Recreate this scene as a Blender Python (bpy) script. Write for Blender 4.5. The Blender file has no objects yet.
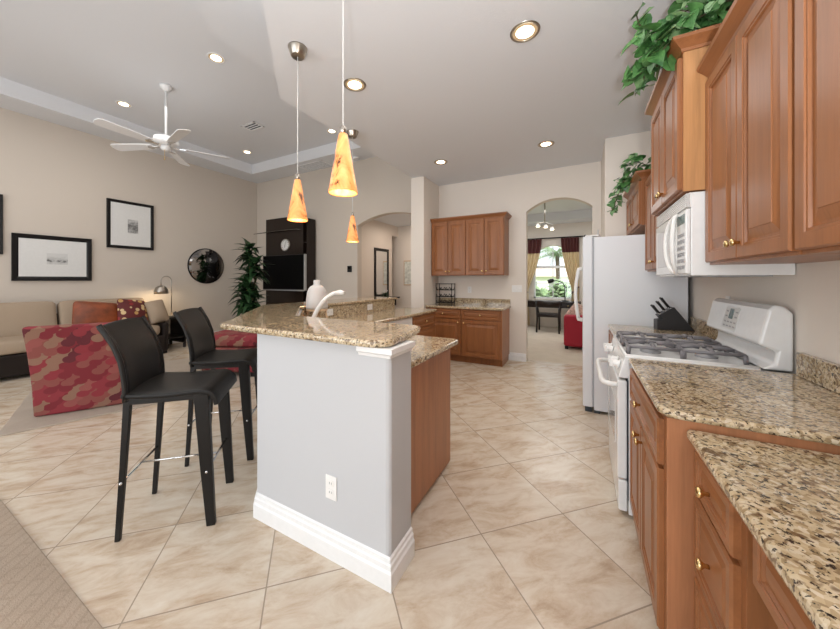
import bpy, bmesh, math, random
from mathutils import Vector, Matrix
R = math.radians
PI = math.pi
random.seed(7)
C = bpy.context.scene.collection
S = bpy.context.scene

# ------------------------------------------------------------------ camera, world, light, exposure
F_PX, YAW, CAM_H = 318.9, R(28.78), 1.35
cam_d = bpy.data.cameras.new('camera'); cam = bpy.data.objects.new('camera', cam_d); C.objects.link(cam)
cam_d.sensor_width = 36.0; cam_d.lens = F_PX * 36.0 / 840.0
cam_d.shift_x = (420 - 406) / 840.0; cam_d.shift_y = -(314.5 - 279.7) / 840.0
cam_d.clip_start = 0.02; cam_d.clip_end = 200
cam.location = (0, 0, CAM_H); cam.rotation_euler = (R(90), 0, YAW)
S.camera = cam

w = bpy.data.worlds.new('daylight'); S.world = w; w.use_nodes = True
bg = w.node_tree.nodes['Background']; bg.inputs[0].default_value = (0.86, 0.93, 1.0, 1); bg.inputs[1].default_value = 1.6

S.view_settings.view_transform = 'Standard'; S.view_settings.look = 'None'
S.view_settings.exposure = 0.0; S.view_settings.gamma = 1.0; S.view_settings.use_curve_mapping = False

def area(name, loc, rot, sx, sy, power, col=(1, 1, 1), spread=180):
    l = bpy.data.lights.new(name, 'AREA'); l.shape = 'RECTANGLE'; l.size = sx; l.size_y = sy
    l.energy = power; l.color = col; l.spread = R(spread)
    o = bpy.data.objects.new(name, l); C.objects.link(o); o.location = loc; o.rotation_euler = rot
    return o
# daylight through the glass doors behind and left of camera; added overhead fills follow
area('daylight_rear', (-2.6, -3.3, 1.5), (R(90), 0, 0), 6.0, 2.6, 120, (0.93, 0.97, 1.0))
area('fill_great_room', (-5.3, 1.0, 3.85), (0, 0, 0), 2.6, 4.0, 42, (1.0, 0.98, 0.96))  # added overhead fill for the great room, no real lamp
area('fill_kitchen', (-0.75, 2.9, 3.06), (0, 0, 0), 1.6, 3.2, 24, (1.0, 0.98, 0.96))  # soft fill panel added below the kitchen ceiling, unseen
# unseen upward fill added to brighten the ceilings like a bounced flash
area('ceiling_bounce_fill', (0.14, -0.50, 1.20), (R(180), 0, 0), 0.12, 0.12, 95, (0.97, 0.985, 1.0))
sun = bpy.data.lights.new('sun', 'SUN'); sun.energy = 5.0; sun.angle = R(1); sun.color = (1, .97, .92)
so = bpy.data.objects.new('sun', sun); C.objects.link(so); so.rotation_euler = (R(42), 0, R(-25))
area('fill_dining', (-0.6, 8.0, 2.88), (0, 0, 0), 2.0, 2.0, 40, (0.97, 0.99, 1.0))  # extra fill added overhead, separate from the window's daylight
area('fill_hall', (-3.4, 6.6, 2.7), (0, 0, 0), 0.8, 0.8, 12, (1.0, 0.86, 0.74))  # unseen warm fill added to brighten the hall

# ------------------------------------------------------------------ materials
def newmat(name):
    m = bpy.data.materials.new(name); m.use_nodes = True
    nt = m.node_tree; b = nt.nodes['Principled BSDF']
    return m, nt, b
def N(nt, t, **kw):
    n = nt.nodes.new(t)
    for k, v in kw.items():
        if k in n.inputs: n.inputs[k].default_value = v
        else: setattr(n, k, v)
    return n
def coords(nt, scale=(1, 1, 1), rot=(0, 0, 0), loc=(0, 0, 0), world=False):
    mp = N(nt, 'ShaderNodeMapping'); mp.inputs['Scale'].default_value = scale
    mp.inputs['Rotation'].default_value = rot; mp.inputs['Location'].default_value = loc
    if world:
        g = N(nt, 'ShaderNodeNewGeometry'); nt.links.new(g.outputs['Position'], mp.inputs[0])
    else:
        g = N(nt, 'ShaderNodeTexCoord'); nt.links.new(g.outputs['Object'], mp.inputs[0])
    return mp.outputs[0]
def ramp(nt, fac, stops, interp='LINEAR'):
    r = N(nt, 'ShaderNodeValToRGB'); r.color_ramp.interpolation = interp
    e = r.color_ramp.elements
    while len(e) < len(stops): e.new(0.5)
    for el, (p, c) in zip(e, stops): el.position = p; el.color = (c[0], c[1], c[2], 1)
    nt.links.new(fac, r.inputs[0]); return r.outputs[0]
def bump(nt, b, h, strength=0.2, dist=0.005):
    n = N(nt, 'ShaderNodeBump'); n.inputs['Strength'].default_value = strength; n.inputs['Distance'].default_value = dist
    nt.links.new(h, n.inputs['Height']); nt.links.new(n.outputs[0], b.inputs['Normal'])
def noise(nt, vec, scale, detail=3, rough=0.55, dist=0.0):
    n = N(nt, 'ShaderNodeTexNoise'); n.inputs['Scale'].default_value = scale; n.inputs['Detail'].default_value = detail
    n.inputs['Roughness'].default_value = rough; n.inputs['Distortion'].default_value = dist
    nt.links.new(vec, n.inputs['Vector']); return n
def mixc(nt, fac, a, b, mode='MIX'):
    n = N(nt, 'ShaderNodeMix', data_type='RGBA', blend_type=mode)
    for i, v in ((0, fac), (6, a), (7, b)):
        if hasattr(v, 'links'): nt.links.new(v, n.inputs[i])
        else: n.inputs[i].default_value = v if i == 0 else (v[0], v[1], v[2], 1)
    return n.outputs[2]

def plain(name, col, rough=0.5, metal=0.0, nscale=0, nstr=0.0, coat=0.0, var=0.0):
    m, nt, b = newmat(name)
    b.inputs['Base Color'].default_value = (*col, 1); b.inputs['Roughness'].default_value = rough; b.inputs['Metallic'].default_value = metal
    b.inputs['Coat Weight'].default_value = coat
    v = coords(nt); n = noise(nt, v, nscale or 30)
    if var or not nstr:
        k = var or 0.02
        nt.links.new(ramp(nt, n.outputs[0], [(0.3, [max(0, x * (1 - k)) for x in col]), (0.7, [min(1, x * (1 + k)) for x in col])]), b.inputs['Base Color'])
    if nstr: bump(nt, b, n.outputs[0], nstr, 0.003)
    return m

def wood_mat(name, base, axis='z', rough=0.38, coat=0.12):
    m, nt, b = newmat(name)
    sc = {'z': (14, 14, 0.9), 'x': (0.9, 14, 14), 'y': (14, 0.9, 14)}[axis]
    v = coords(nt, sc)
    n1 = noise(nt, v, 1.2, 5, 0.6, 0.6); n2 = noise(nt, coords(nt, tuple(s * 4 for s in sc)), 2.0, 2)
    d = [x * 0.72 for x in base]; l = [min(1, x * 1.22) for x in base]
    c = ramp(nt, n1.outputs[0], [(0.28, d), (0.5, base), (0.74, l)])
    c2 = mixc(nt, 0.18, c, ramp(nt, n2.outputs[0], [(0.35, d), (0.65, l)]))
    nt.links.new(c2, b.inputs['Base Color']); b.inputs['Roughness'].default_value = rough
    b.inputs['Coat Weight'].default_value = coat; b.inputs['Coat Roughness'].default_value = 0.2; b.inputs['Specular IOR Level'].default_value = 0.35
    return m

def granite_mat():
    m, nt, b = newmat('granite')
    v = coords(nt, world=True)
    big = noise(nt, v, 9, 4, 0.6, 0.5)
    base = ramp(nt, big.outputs[0], [(0.3, (0.22, 0.145, 0.07)), (0.45, (0.42, 0.31, 0.175)), (0.6, (0.58, 0.46, 0.295)), (0.75, (0.68, 0.59, 0.45))])
    vo = N(nt, 'ShaderNodeTexVoronoi'); vo.inputs['Scale'].default_value = 105; nt.links.new(v, vo.inputs['Vector'])
    cell = ramp(nt, vo.outputs['Color'], [(0.0, (0.10, 0.065, 0.04)), (0.25, (0.32, 0.22, 0.115)), (0.55, (0.62, 0.495, 0.315)), (1.0, (0.82, 0.75, 0.62))])
    c = mixc(nt, 0.62, base, cell)
    n2 = noise(nt, v, 85, 3, 0.65, 0.2)
    dark = ramp(nt, n2.outputs[0], [(0.385, (1, 1, 1)), (0.44, (0, 0, 0))])
    c = mixc(nt, dark, c, (0.035, 0.025, 0.02))
    n3 = noise(nt, v, 32, 2, 0.6, 0.8)
    br = ramp(nt, n3.outputs[0], [(0.565, (0, 0, 0)), (0.65, (0.85, 0.85, 0.85))])
    c = mixc(nt, br, c, (0.145, 0.08, 0.038))
    nt.links.new(c, b.inputs['Base Color']); b.inputs['Roughness'].default_value = 0.07
    b.inputs['Coat Weight'].default_value = 0.3; b.inputs['Coat Roughness'].default_value = 0.05
    return m

def tile_mat():
    m, nt, b = newmat('floor_tile')
    s = 0.5265; a0, b0 = 1.382, 2.041
    v = coords(nt, world=True)
    rot = N(nt, 'ShaderNodeVectorRotate', rotation_type='Z_AXIS'); rot.inputs['Angle'].default_value = -R(45); nt.links.new(v, rot.inputs['Vector'])
    off = N(nt, 'ShaderNodeVectorMath', operation='SUBTRACT'); off.inputs[1].default_value = (a0 - s * 40, b0 - s * 40, 0); nt.links.new(rot.outputs[0], off.inputs[0])
    br = N(nt, 'ShaderNodeTexBrick', offset=0.0, squash=1.0)
    br.inputs['Color1'].default_value = (0.0, 0.0, 0.0, 1); br.inputs['Color2'].default_value = (1, 1, 1, 1); br.inputs['Mortar'].default_value = (0.5, 0.5, 0.5, 1)
    br.inputs['Scale'].default_value = 1.0; br.inputs['Mortar Size'].default_value = 0.0031; br.inputs['Mortar Smooth'].default_value = 0.1
    br.inputs['Brick Width'].default_value = s; br.inputs['Row Height'].default_value = s
    nt.links.new(off.outputs[0], br.inputs['Vector'])
    # travertine clouds, shifted from tile to tile
    sh = N(nt, 'ShaderNodeVectorMath', operation='SCALE'); sh.inputs['Scale'].default_value = 9.0; nt.links.new(br.outputs['Color'], sh.inputs[0])
    ad = N(nt, 'ShaderNodeVectorMath', operation='ADD'); nt.links.new(rot.outputs[0], ad.inputs[0]); nt.links.new(sh.outputs[0], ad.inputs[1])
    st = N(nt, 'ShaderNodeMapping'); st.inputs['Scale'].default_value = (1.0, 2.3, 1); st.inputs['Rotation'].default_value = (0, 0, 0.5); nt.links.new(ad.outputs[0], st.inputs[0])
    n1 = noise(nt, st.outputs[0], 4.2, 8, 0.66, 0.45)
    c = ramp(nt, n1.outputs[0], [(0.30, (0.45, 0.33, 0.225)), (0.43, (0.575, 0.46, 0.345)), (0.55, (0.655, 0.565, 0.455)), (0.72, (0.71, 0.645, 0.55))])
    c = mixc(nt, br.outputs['Fac'], c, (0.35, 0.28, 0.215))
    nt.links.new(c, b.inputs['Base Color']); b.inputs['Roughness'].default_value = 0.24
    inv = N(nt, 'ShaderNodeMath', operation='SUBTRACT'); inv.inputs[0].default_value = 1; nt.links.new(br.outputs['Fac'], inv.inputs[1])
    bump(nt, b, inv.outputs[0], 0.35, 0.002)
    return m

def carpet_mat(name, c1, c2, pattern=False):
    m, nt, b = newmat(name)
    v = coords(nt, world=True)
    n = noise(nt, v, 160, 3, 0.7); n2 = noise(nt, v, 5, 3)
    c = ramp(nt, n.outputs[0], [(0.3, c1), (0.7, c2)])
    c = mixc(nt, 0.35, c, ramp(nt, n2.outputs[0], [(0.35, c1), (0.65, c2)]))
    if pattern:
        br = N(nt, 'ShaderNodeTexBrick', offset=0.5); br.inputs['Scale'].default_value = 1.0
        br.inputs['Brick Width'].default_value = 0.16; br.inputs['Row Height'].default_value = 0.05; br.inputs['Mortar Size'].default_value = 0.006
        nt.links.new(coords(nt, rot=(0, 0, 0.9), world=True), br.inputs['Vector'])
        f = N(nt, 'ShaderNodeMath', operation='MULTIPLY'); f.inputs[1].default_value = 0.28; nt.links.new(br.outputs['Fac'], f.inputs[0])
        c = mixc(nt, f.outputs[0], c, [x * 0.68 for x in c1])
    nt.links.new(c, b.inputs['Base Color']); b.inputs['Roughness'].default_value = 0.95
    bump(nt, b, n.outputs[0], 0.5, 0.006)
    return m

def petal_mat():   # overlapping red and tan scallops
    m, nt, b = newmat('red_petal_fabric')
    tc = N(nt, 'ShaderNodeTexCoord'); sp = N(nt, 'ShaderNodeSeparateXYZ'); nt.links.new(tc.outputs['Object'], sp.inputs[0])
    ad = N(nt, 'ShaderNodeMath', operation='MULTIPLY_ADD'); ad.inputs[1].default_value = 0.8; nt.links.new(sp.outputs[1], ad.inputs[0]); nt.links.new(sp.outputs[2], ad.inputs[2])
    cols = [(0.0, (0.17, 0.012, 0.019)), (0.24, (0.225, 0.022, 0.030)), (0.45, (0.215, 0.055, 0.045)), (0.60, (0.225, 0.115, 0.075)), (0.84, (0.25, 0.065, 0.055)), (0.94, (0.10, 0.010, 0.016))]
    cur = None
    for k in range(3):
        cb = N(nt, 'ShaderNodeCombineXYZ'); nt.links.new(sp.outputs[0], cb.inputs[0]); nt.links.new(ad.outputs[0], cb.inputs[1])
        mp = N(nt, 'ShaderNodeMapping'); mp.inputs['Scale'].default_value = (9.0, 14.0, 1); mp.inputs['Location'].default_value = (.37 * k, .53 * k, 0); nt.links.new(cb.outputs[0], mp.inputs[0])
        vo = N(nt, 'ShaderNodeTexVoronoi', voronoi_dimensions='2D'); vo.inputs['Scale'].default_value = 1.0; vo.inputs['Randomness'].default_value = 0.35; nt.links.new(mp.outputs[0], vo.inputs['Vector'])
        se = N(nt, 'ShaderNodeSeparateColor'); nt.links.new(vo.outputs['Color'], se.inputs[0])
        c = ramp(nt, se.outputs[0], cols, 'CONSTANT')
        if cur is None: cur = c
        else: cur = mixc(nt, ramp(nt, vo.outputs['Distance'], [(0.44, (1, 1, 1)), (0.46, (0, 0, 0))]), cur, c)
    nt.links.new(cur, b.inputs['Base Color']); b.inputs['Roughness'].default_value = 0.8
    n = noise(nt, coords(nt), 220, 2); bump(nt, b, n.outputs[0], 0.25, 0.002)
    return m

def dots_mat():
    m, nt, b = newmat('dotted_pillow_fabric')
    v = coords(nt)
    vo = N(nt, 'ShaderNodeTexVoronoi'); vo.inputs['Scale'].default_value = 11; vo.inputs['Randomness'].default_value = 0.6; nt.links.new(v, vo.inputs['Vector'])
    sep = N(nt, 'ShaderNodeSeparateColor'); nt.links.new(vo.outputs['Color'], sep.inputs[0])
    dot = ramp(nt, vo.outputs['Distance'], [(0.36, (1, 1, 1)), (0.40, (0, 0, 0))])
    dc = ramp(nt, sep.outputs[0], [(0.0, (0.50, 0.30, 0.10)), (0.35, (0.62, 0.46, 0.24)), (0.7, (0.25, 0.02, 0.02))], 'CONSTANT')
    nt.links.new(mixc(nt, dot, (0.11, 0.014, 0.014), dc), b.inputs['Base Color']); b.inputs['Roughness'].default_value = 0.7
    return m

def amber_mat():
    m, nt, b = newmat('amber_marbled_glass')
    v = coords(nt, (1, 1, 0.6), rot=(0.5, 0.3, 0))
    n = noise(nt, v, 11, 6, 0.65, 0.7)
    c = ramp(nt, n.outputs[0], [(0.36, (0.10, 0.035, 0.012)), (0.395, (0.52, 0.18, 0.05)), (0.43, (0.80, 0.29, 0.085)), (0.56, (0.93, 0.40, 0.13)), (0.72, (1.0, 0.57, 0.23))])
    nt.links.new(c, b.inputs['Base Color']); b.inputs['Roughness'].default_value = 0.2
    nt.links.new(c, b.inputs['Emission Color']); b.inputs['Emission Strength'].default_value = 0.46
    return m

def emit(name, col, st):
    m, nt, b = newmat(name)
    b.inputs['Base Color'].default_value = (*col, 1); b.inputs['Emission Color'].default_value = (*col, 1); b.inputs['Emission Strength'].default_value = st
    return m

def glass_mat(name, tint=(1, 1, 1), alpha_t=0.92):
    m, nt, b = newmat(name)
    tr = N(nt, 'ShaderNodeBsdfTransparent'); tr.inputs[0].default_value = (*tint, 1)
    gl = N(nt, 'ShaderNodeBsdfGlossy'); gl.inputs['Roughness'].default_value = 0.02
    mx = N(nt, 'ShaderNodeMixShader'); mx.inputs[0].default_value = 1 - alpha_t
    nt.links.new(tr.outputs[0], mx.inputs[1]); nt.links.new(gl.outputs[0], mx.inputs[2])
    nt.links.new(mx.outputs[0], nt.nodes['Material Output'].inputs[0])
    return m

def leaf_mat(name, a, b_):
    m, nt, b = newmat(name)
    n = noise(nt, coords(nt), 14, 3, 0.6)
    nt.links.new(ramp(nt, n.outputs[0], [(0.3, a), (0.68, b_)]), b.inputs['Base Color'])
    b.inputs['Roughness'].default_value = 0.38
    return m

def photo_mat(name, kind):   # small grey landscape print
    m, nt, b = newmat(name)
    tc = N(nt, 'ShaderNodeTexCoord'); sp = N(nt, 'ShaderNodeSeparateXYZ'); nt.links.new(tc.outputs['Generated'], sp.inputs[0])
    n = noise(nt, coords(nt, (1, 1, 1.6)), 14 if kind else 16, 5, 0.6)
    # tree line across the lower third, mist above
    d = N(nt, 'ShaderNodeMath', operation='SUBTRACT'); d.inputs[1].default_value = 0.42 if kind else 0.33; nt.links.new(sp.outputs[2], d.inputs[0])
    ab = N(nt, 'ShaderNodeMath', operation='ABSOLUTE'); nt.links.new(d.outputs[0], ab.inputs[0])
    ma = N(nt, 'ShaderNodeMath', operation='MULTIPLY_ADD'); ma.inputs[1].default_value = 0.55 if kind else 1.0; nt.links.new(ab.outputs[0], ma.inputs[0]); nt.links.new(n.outputs[0], ma.inputs[2])
    st = [(0.40, (0.03, 0.03, 0.03)), (0.85, (0.55, 0.55, 0.54))] if kind else [(0.42, (0.08, 0.08, 0.08)), (0.62, (0.50, 0.50, 0.49)), (0.9, (0.62, 0.62, 0.61))]
    nt.links.new(ramp(nt, ma.outputs[0], st), b.inputs['Base Color']); b.inputs['Roughness'].default_value = 0.5
    return m

WALL = plain('wall_paint_shaded', (0.61, 0.545, 0.475), 0.85, nscale=180, nstr=0.06)  # same paint as KWALL; dimmer light is put into this darker, tanner colour
KWALL = plain('wall_paint', (0.78, 0.715, 0.645), 0.85, nscale=180, nstr=0.06)  # the shared wall paint in its better-lit tone
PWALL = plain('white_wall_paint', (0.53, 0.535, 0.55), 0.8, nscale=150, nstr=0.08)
HALLW = plain('hall_paint', (0.74, 0.66, 0.58), 0.85, nscale=180, nstr=0.05)
CEIL = plain('ceiling_paint', (0.735, 0.748, 0.775), 0.9, nscale=90, nstr=0.25)
TRIMW = plain('white_trim_paint', (0.83, 0.83, 0.83), 0.4)
def nospec(m, v): m.node_tree.nodes['Principled BSDF'].inputs['Specular IOR Level'].default_value = v; return m
TILE = tile_mat(); GRAN = granite_mat()
CARPET = carpet_mat('beige_carpet', (0.33, 0.255, 0.19), (0.44, 0.35, 0.27), True)
RUG = carpet_mat('rug_pile', (0.37, 0.31, 0.25), (0.47, 0.40, 0.33))
DCARPET = carpet_mat('pale_carpet', (0.50, 0.42, 0.33), (0.62, 0.53, 0.43))
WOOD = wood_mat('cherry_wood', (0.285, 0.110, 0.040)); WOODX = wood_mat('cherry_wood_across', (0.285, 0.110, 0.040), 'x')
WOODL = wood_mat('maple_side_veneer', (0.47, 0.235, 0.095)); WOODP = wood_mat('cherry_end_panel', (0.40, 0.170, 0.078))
ESP = wood_mat('espresso_wood', (0.016, 0.009, 0.0065), 'z', 0.3, 0.3)
BRASS = plain('brushed_brass', (0.72, 0.53, 0.25), 0.25, 1.0)
NICKEL = plain('brushed_nickel', (0.42, 0.38, 0.33), 0.28, 1.0)
CHROME = plain('chrome', (0.7, 0.7, 0.7), 0.12, 1.0)
APPL = plain('white_enamel', (0.80, 0.80, 0.79), 0.22, coat=0.4)
FRIDGEW = plain('white_fridge_skin', (0.78, 0.80, 0.83), 0.38, nscale=260, nstr=0.05)
CHAR = plain('charcoal_block', (0.028, 0.028, 0.031), 0.45)
PLASW = plain('white_plastic', (0.82, 0.81, 0.79), 0.35)
GREYP = plain('grey_plastic', (0.30, 0.30, 0.31), 0.4)
DARKG = plain('dark_gasket', (0.03, 0.04, 0.05), 0.5); LGASK = plain('grey_gasket', (0.42, 0.44, 0.47), 0.6)
GRATE = plain('grey_cast_iron', (0.20, 0.19, 0.20), 0.5, 0.2, 120, 0.2)
BLKLEA = plain('black_leather', (0.0085, 0.0075, 0.007), 0.40, 0, 220, 0.18)
BLK = plain('black_lacquer', (0.012, 0.011, 0.011), 0.3)
BLKMET = plain('black_wire', (0.015, 0.015, 0.015), 0.4, 0.5)
SCREEN = plain('black_screen', (0.001, 0.001, 0.0012), 0.55)
SCREEN.node_tree.nodes['Principled BSDF'].inputs['Specular IOR Level'].default_value = 0.1
SOFAF = plain('beige_microfibre', (0.37, 0.285, 0.205), 0.9, 0, 300, 0.2, var=0.05)
SOFAB = plain('dark_brown_leather', (0.018, 0.013, 0.011), 0.45, 0, 150, 0.15)
ORANGE = plain('rust_silk', (0.215, 0.048, 0.013), 0.45, 0, 6, 0, var=0.4)
RED = petal_mat(); DOTS = dots_mat()
REDV = plain('crimson_fabric', (0.36, 0.012, 0.03), 0.75, 0, 200, 0.2)
STRIPE = plain('striped_pillow_fabric', (0.62, 0.42, 0.35), 0.8, 0, 24, 0, var=0.45)
MAT_W = plain('white_mat_board', (0.70, 0.70, 0.685), 0.6)
PRINT1 = photo_mat('grey_print', 0); PRINT2 = photo_mat('dark_print', 1)
MIRROR = plain('mirror_glass', (0.75, 0.75, 0.75), 0.03, 1.0)
DMIRROR = plain('smoked_mirror', (0.42, 0.42, 0.43), 0.05, 1.0)
AMBER = amber_mat(); LAMP = emit('lamp_glow', (1.0, 0.86, 0.62), 7.0); DLAMP = emit('warm_bulb', (1.0, 0.80, 0.5), 2.0)
BAFFLE = plain('gold_baffle', (0.75, 0.57, 0.36), 0.4)
CERAM = plain('white_ceramic', (0.60, 0.58, 0.56), 0.35)
TAN = plain('pale_wood', (0.62, 0.44, 0.28), 0.5)
LEAF = leaf_mat('ivy_leaf', (0.025, 0.10, 0.025), (0.125, 0.30, 0.09)); LEAF2 = leaf_mat('pothos_leaf_pale', (0.10, 0.22, 0.075), (0.30, 0.46, 0.22))
PALM = leaf_mat('dracaena_leaf', (0.012, 0.040, 0.014), (0.045, 0.115, 0.04))
STEM = plain('brown_stem', (0.10, 0.07, 0.035), 0.7)
BASKET = plain('woven_basket', (0.20, 0.15, 0.11), 0.8, 0, 60, 0.5)
GOLDC = plain('gold_curtain', (0.66, 0.52, 0.31), 0.5, 0, 40, 0.1); WINE = plain('wine_valance', (0.085, 0.016, 0.014), 0.5, 0, 40, 0.1)
WGLASS = glass_mat('window_glass'); SGLASS = glass_mat('smoked_glass', (0.25, 0.24, 0.22), 0.75)
GRASS = plain('lawn', (0.26, 0.42, 0.10), 0.9, 0, 12, 0, var=0.35); HEDGE = leaf_mat('hedge_leaf', (0.12, 0.22, 0.09), (0.38, 0.52, 0.28))
for q in (BLK, SOFAB, ESP): nospec(q, 0.22)
nospec(BLKLEA, 0.32)
STUCCO = plain('pale_stucco', (0.80, 0.76, 0.72), 0.9); ROOF = plain('pink_roof_tile', (0.66, 0.52, 0.46), 0.9)
DISP = plain('green_display', (0.05, 0.10, 0.09), 0.25); PAPER = plain('aged_print', (0.62, 0.62, 0.55), 0.7, 0, 18, 0, var=0.25)
DGLASS = plain('oven_glass', (0.62, 0.61, 0.60), 0.08)
SILVER = plain('silver_bezel', (0.45, 0.46, 0.47), 0.3, 0.8)

# ------------------------------------------------------------------ mesh helpers
class MB:
    def __init__(s): s.bm = bmesh.new()
    def face(s, pts):
        return s.bm.faces.new([s.bm.verts.new(p) for p in pts])
    def box(s, x0, x1, y0, y1, z0, z1, M=None):
        p = [(x0, y0, z0), (x1, y0, z0), (x1, y1, z0), (x0, y1, z0), (x0, y0, z1), (x1, y0, z1), (x1, y1, z1), (x0, y1, z1)]
        v = [s.bm.verts.new(M @ Vector(q) if M else q) for q in p]
        for f in ((0, 3, 2, 1), (4, 5, 6, 7), (0, 1, 5, 4), (1, 2, 6, 5), (2, 3, 7, 6), (3, 0, 4, 7)): s.bm.faces.new([v[i] for i in f])
        return s
    def hexa(s, p):
        v = [s.bm.verts.new(q) for q in p]
        for f in ((0, 3, 2, 1), (4, 5, 6, 7), (0, 1, 5, 4), (1, 2, 6, 5), (2, 3, 7, 6), (3, 0, 4, 7)): s.bm.faces.new([v[i] for i in f])
        return s
    def prism(s, poly, z0, z1, M=None):
        lo = [s.bm.verts.new(M @ Vector((x, y, z0)) if M else (x, y, z0)) for x, y in poly]
        hi = [s.bm.verts.new(M @ Vector((x, y, z1)) if M else (x, y, z1)) for x, y in poly]
        n = len(poly)
        s.bm.faces.new(lo[::-1]); s.bm.faces.new(hi)
        for i in range(n): s.bm.faces.new((lo[i], lo[(i + 1) % n], hi[(i + 1) % n], hi[i]))
        return s
    def loft(s, rings, cap=True, closed=True):
        vs = [[s.bm.verts.new(p) for p in r] for r in rings]
        n = len(rings[0])
        for a, b in zip(vs, vs[1:]):
            for i in range(n if closed else n - 1):
                j = (i + 1) % n
                s.bm.faces.new((a[i], a[j], b[j], b[i]))
        if cap and closed:
            s.bm.faces.new(vs[0][::-1]); s.bm.faces.new(vs[-1])
        return s
    def tube(s, pts, r, seg=8, flat=1.0):
        pts = [Vector(p) for p in pts]; rr = r if isinstance(r, (list, tuple)) else [r] * len(pts)
        rings = []; up = None
        for i, p in enumerate(pts):
            t = (pts[min(i + 1, len(pts) - 1)] - pts[max(i - 1, 0)]).normalized()
            if up is None: up = Vector((0, 0, 1)) if abs(t.z) < 0.9 else Vector((1, 0, 0))
            a = t.cross(up)
            if a.length < 1e-4: a = t.cross(Vector((0, 1, 0)))
            a.normalize(); b = a.cross(t).normalized(); up = b
            rings.append([p + a * math.cos(2 * PI * k / seg) * rr[i] + b * math.sin(2 * PI * k / seg) * rr[i] * flat for k in range(seg)])
        return s.loft(rings)
    def lathe(s, prof, c=(0, 0, 0), seg=24, M=None, sx=1.0, sy=1.0):
        rings = []
        for r, z in prof:
            ring = [Vector((max(r, 1e-4) * math.cos(2 * PI * k / seg) * sx, max(r, 1e-4) * math.sin(2 * PI * k / seg) * sy, z)) for k in range(seg)]
            rings.append([(M @ q if M else q) + Vector(c) for q in ring])
        return s.loft(rings)
    def panel(s, x0, x1, z0, z1, y, levels, th=0.02):
        """a moulded door or drawer front facing -Y: rectangular rings, each (inset, depth behind the front)"""
        rings = []
        for ins, d in [(0, th)] + levels:
            rings.append([(x0 + ins, y + d, z0 + ins), (x1 - ins, y + d, z0 + ins), (x1 - ins, y + d, z1 - ins), (x0 + ins, y + d, z1 - ins)])
        return s.loft(rings)
    def grid(s, fn, nu, nv):
        vs = [[s.bm.verts.new(fn(i / nu, j / nv)) for j in range(nv + 1)] for i in range(nu + 1)]
        for i in range(nu):
            for j in range(nv): s.bm.faces.new((vs[i][j], vs[i + 1][j], vs[i + 1][j + 1], vs[i][j + 1]))
        return s
    def sweep(s, path, prof, closed=False):
        """profile (out, z) run along a 2D path with mitred corners; out is to the right of the path"""
        P = [Vector((x, y)) for x, y in path]; n = len(P); rings = []
        for i in range(n):
            def nrm(a, b):
                d = (b - a).normalized(); return Vector((d.y, -d.x))
            n1 = nrm(P[i - 1], P[i]) if (i > 0 or closed) else None
            n2 = nrm(P[i], P[(i + 1) % n]) if (i < n - 1 or closed) else None
            if n1 is None: n1 = n2
            if n2 is None: n2 = n1
            m = (n1 + n2) / (1 + n1.dot(n2))
            rings.append([(P[i].x + m.x * o, P[i].y + m.y * o, z) for o, z in prof])
        if closed: rings.append(rings[0])
        return s.loft(rings, cap=not closed)
    def build(s, name, mat, parent=None, smooth=False, bevel=0.0, seg=2, sub=0, solid=0.0, soff=0.0, loc=None, rot=None):
        bm = s.bm
        bmesh.ops.remove_doubles(bm, verts=bm.verts, dist=1e-5)
        bmesh.ops.recalc_face_normals(bm, faces=bm.faces)
        me = bpy.data.meshes.new(name); bm.to_mesh(me); bm.free()
        me.materials.append(mat)
        o = bpy.data.objects.new(name, me); C.objects.link(o)
        if parent: o.parent = parent
        if loc: o.location = loc
        if rot: o.rotation_euler = rot
        if smooth:
            for p in me.polygons: p.use_smooth = True
        if solid:
            q = o.modifiers.new('thickness', 'SOLIDIFY'); q.thickness = solid; q.offset = soff
        if bevel:
            q = o.modifiers.new('soft_edges', 'BEVEL'); q.width = bevel; q.segments = seg; q.limit_method = 'ANGLE'; q.angle_limit = R(35)
            q.harden_normals = False
        if sub:
            q = o.modifiers.new('smooth', 'SUBSURF'); q.levels = sub; q.render_levels = sub
        return o

def thing(name, label, cat, loc=(0, 0, 0), rz=0.0, group=None):
    o = bpy.data.objects.new(name, None); C.objects.link(o); o.empty_display_size = 0.1
    o.location = loc; o.rotation_euler = (0, 0, rz)
    return tag(o, label, cat, group)
def tag(o, label, cat, group=None):
    o['label'] = label; o['category'] = cat
    if group: o['group'] = group
    return o
def struct(o): o['kind'] = 'structure'; return o
def dup(root, loc, rz=None, label=None, group=None):
    r = root.copy(); C.objects.link(r); r.location = loc
    if rz is not None: r.rotation_euler = (0, 0, rz)
    if label: r['label'] = label
    if group: r['group'] = group
    for ch in list(root.children):
        c = ch.copy(); C.objects.link(c); c.parent = r
        for g in list(ch.children):
            d = g.copy(); C.objects.link(d); d.parent = c
    return r

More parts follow.
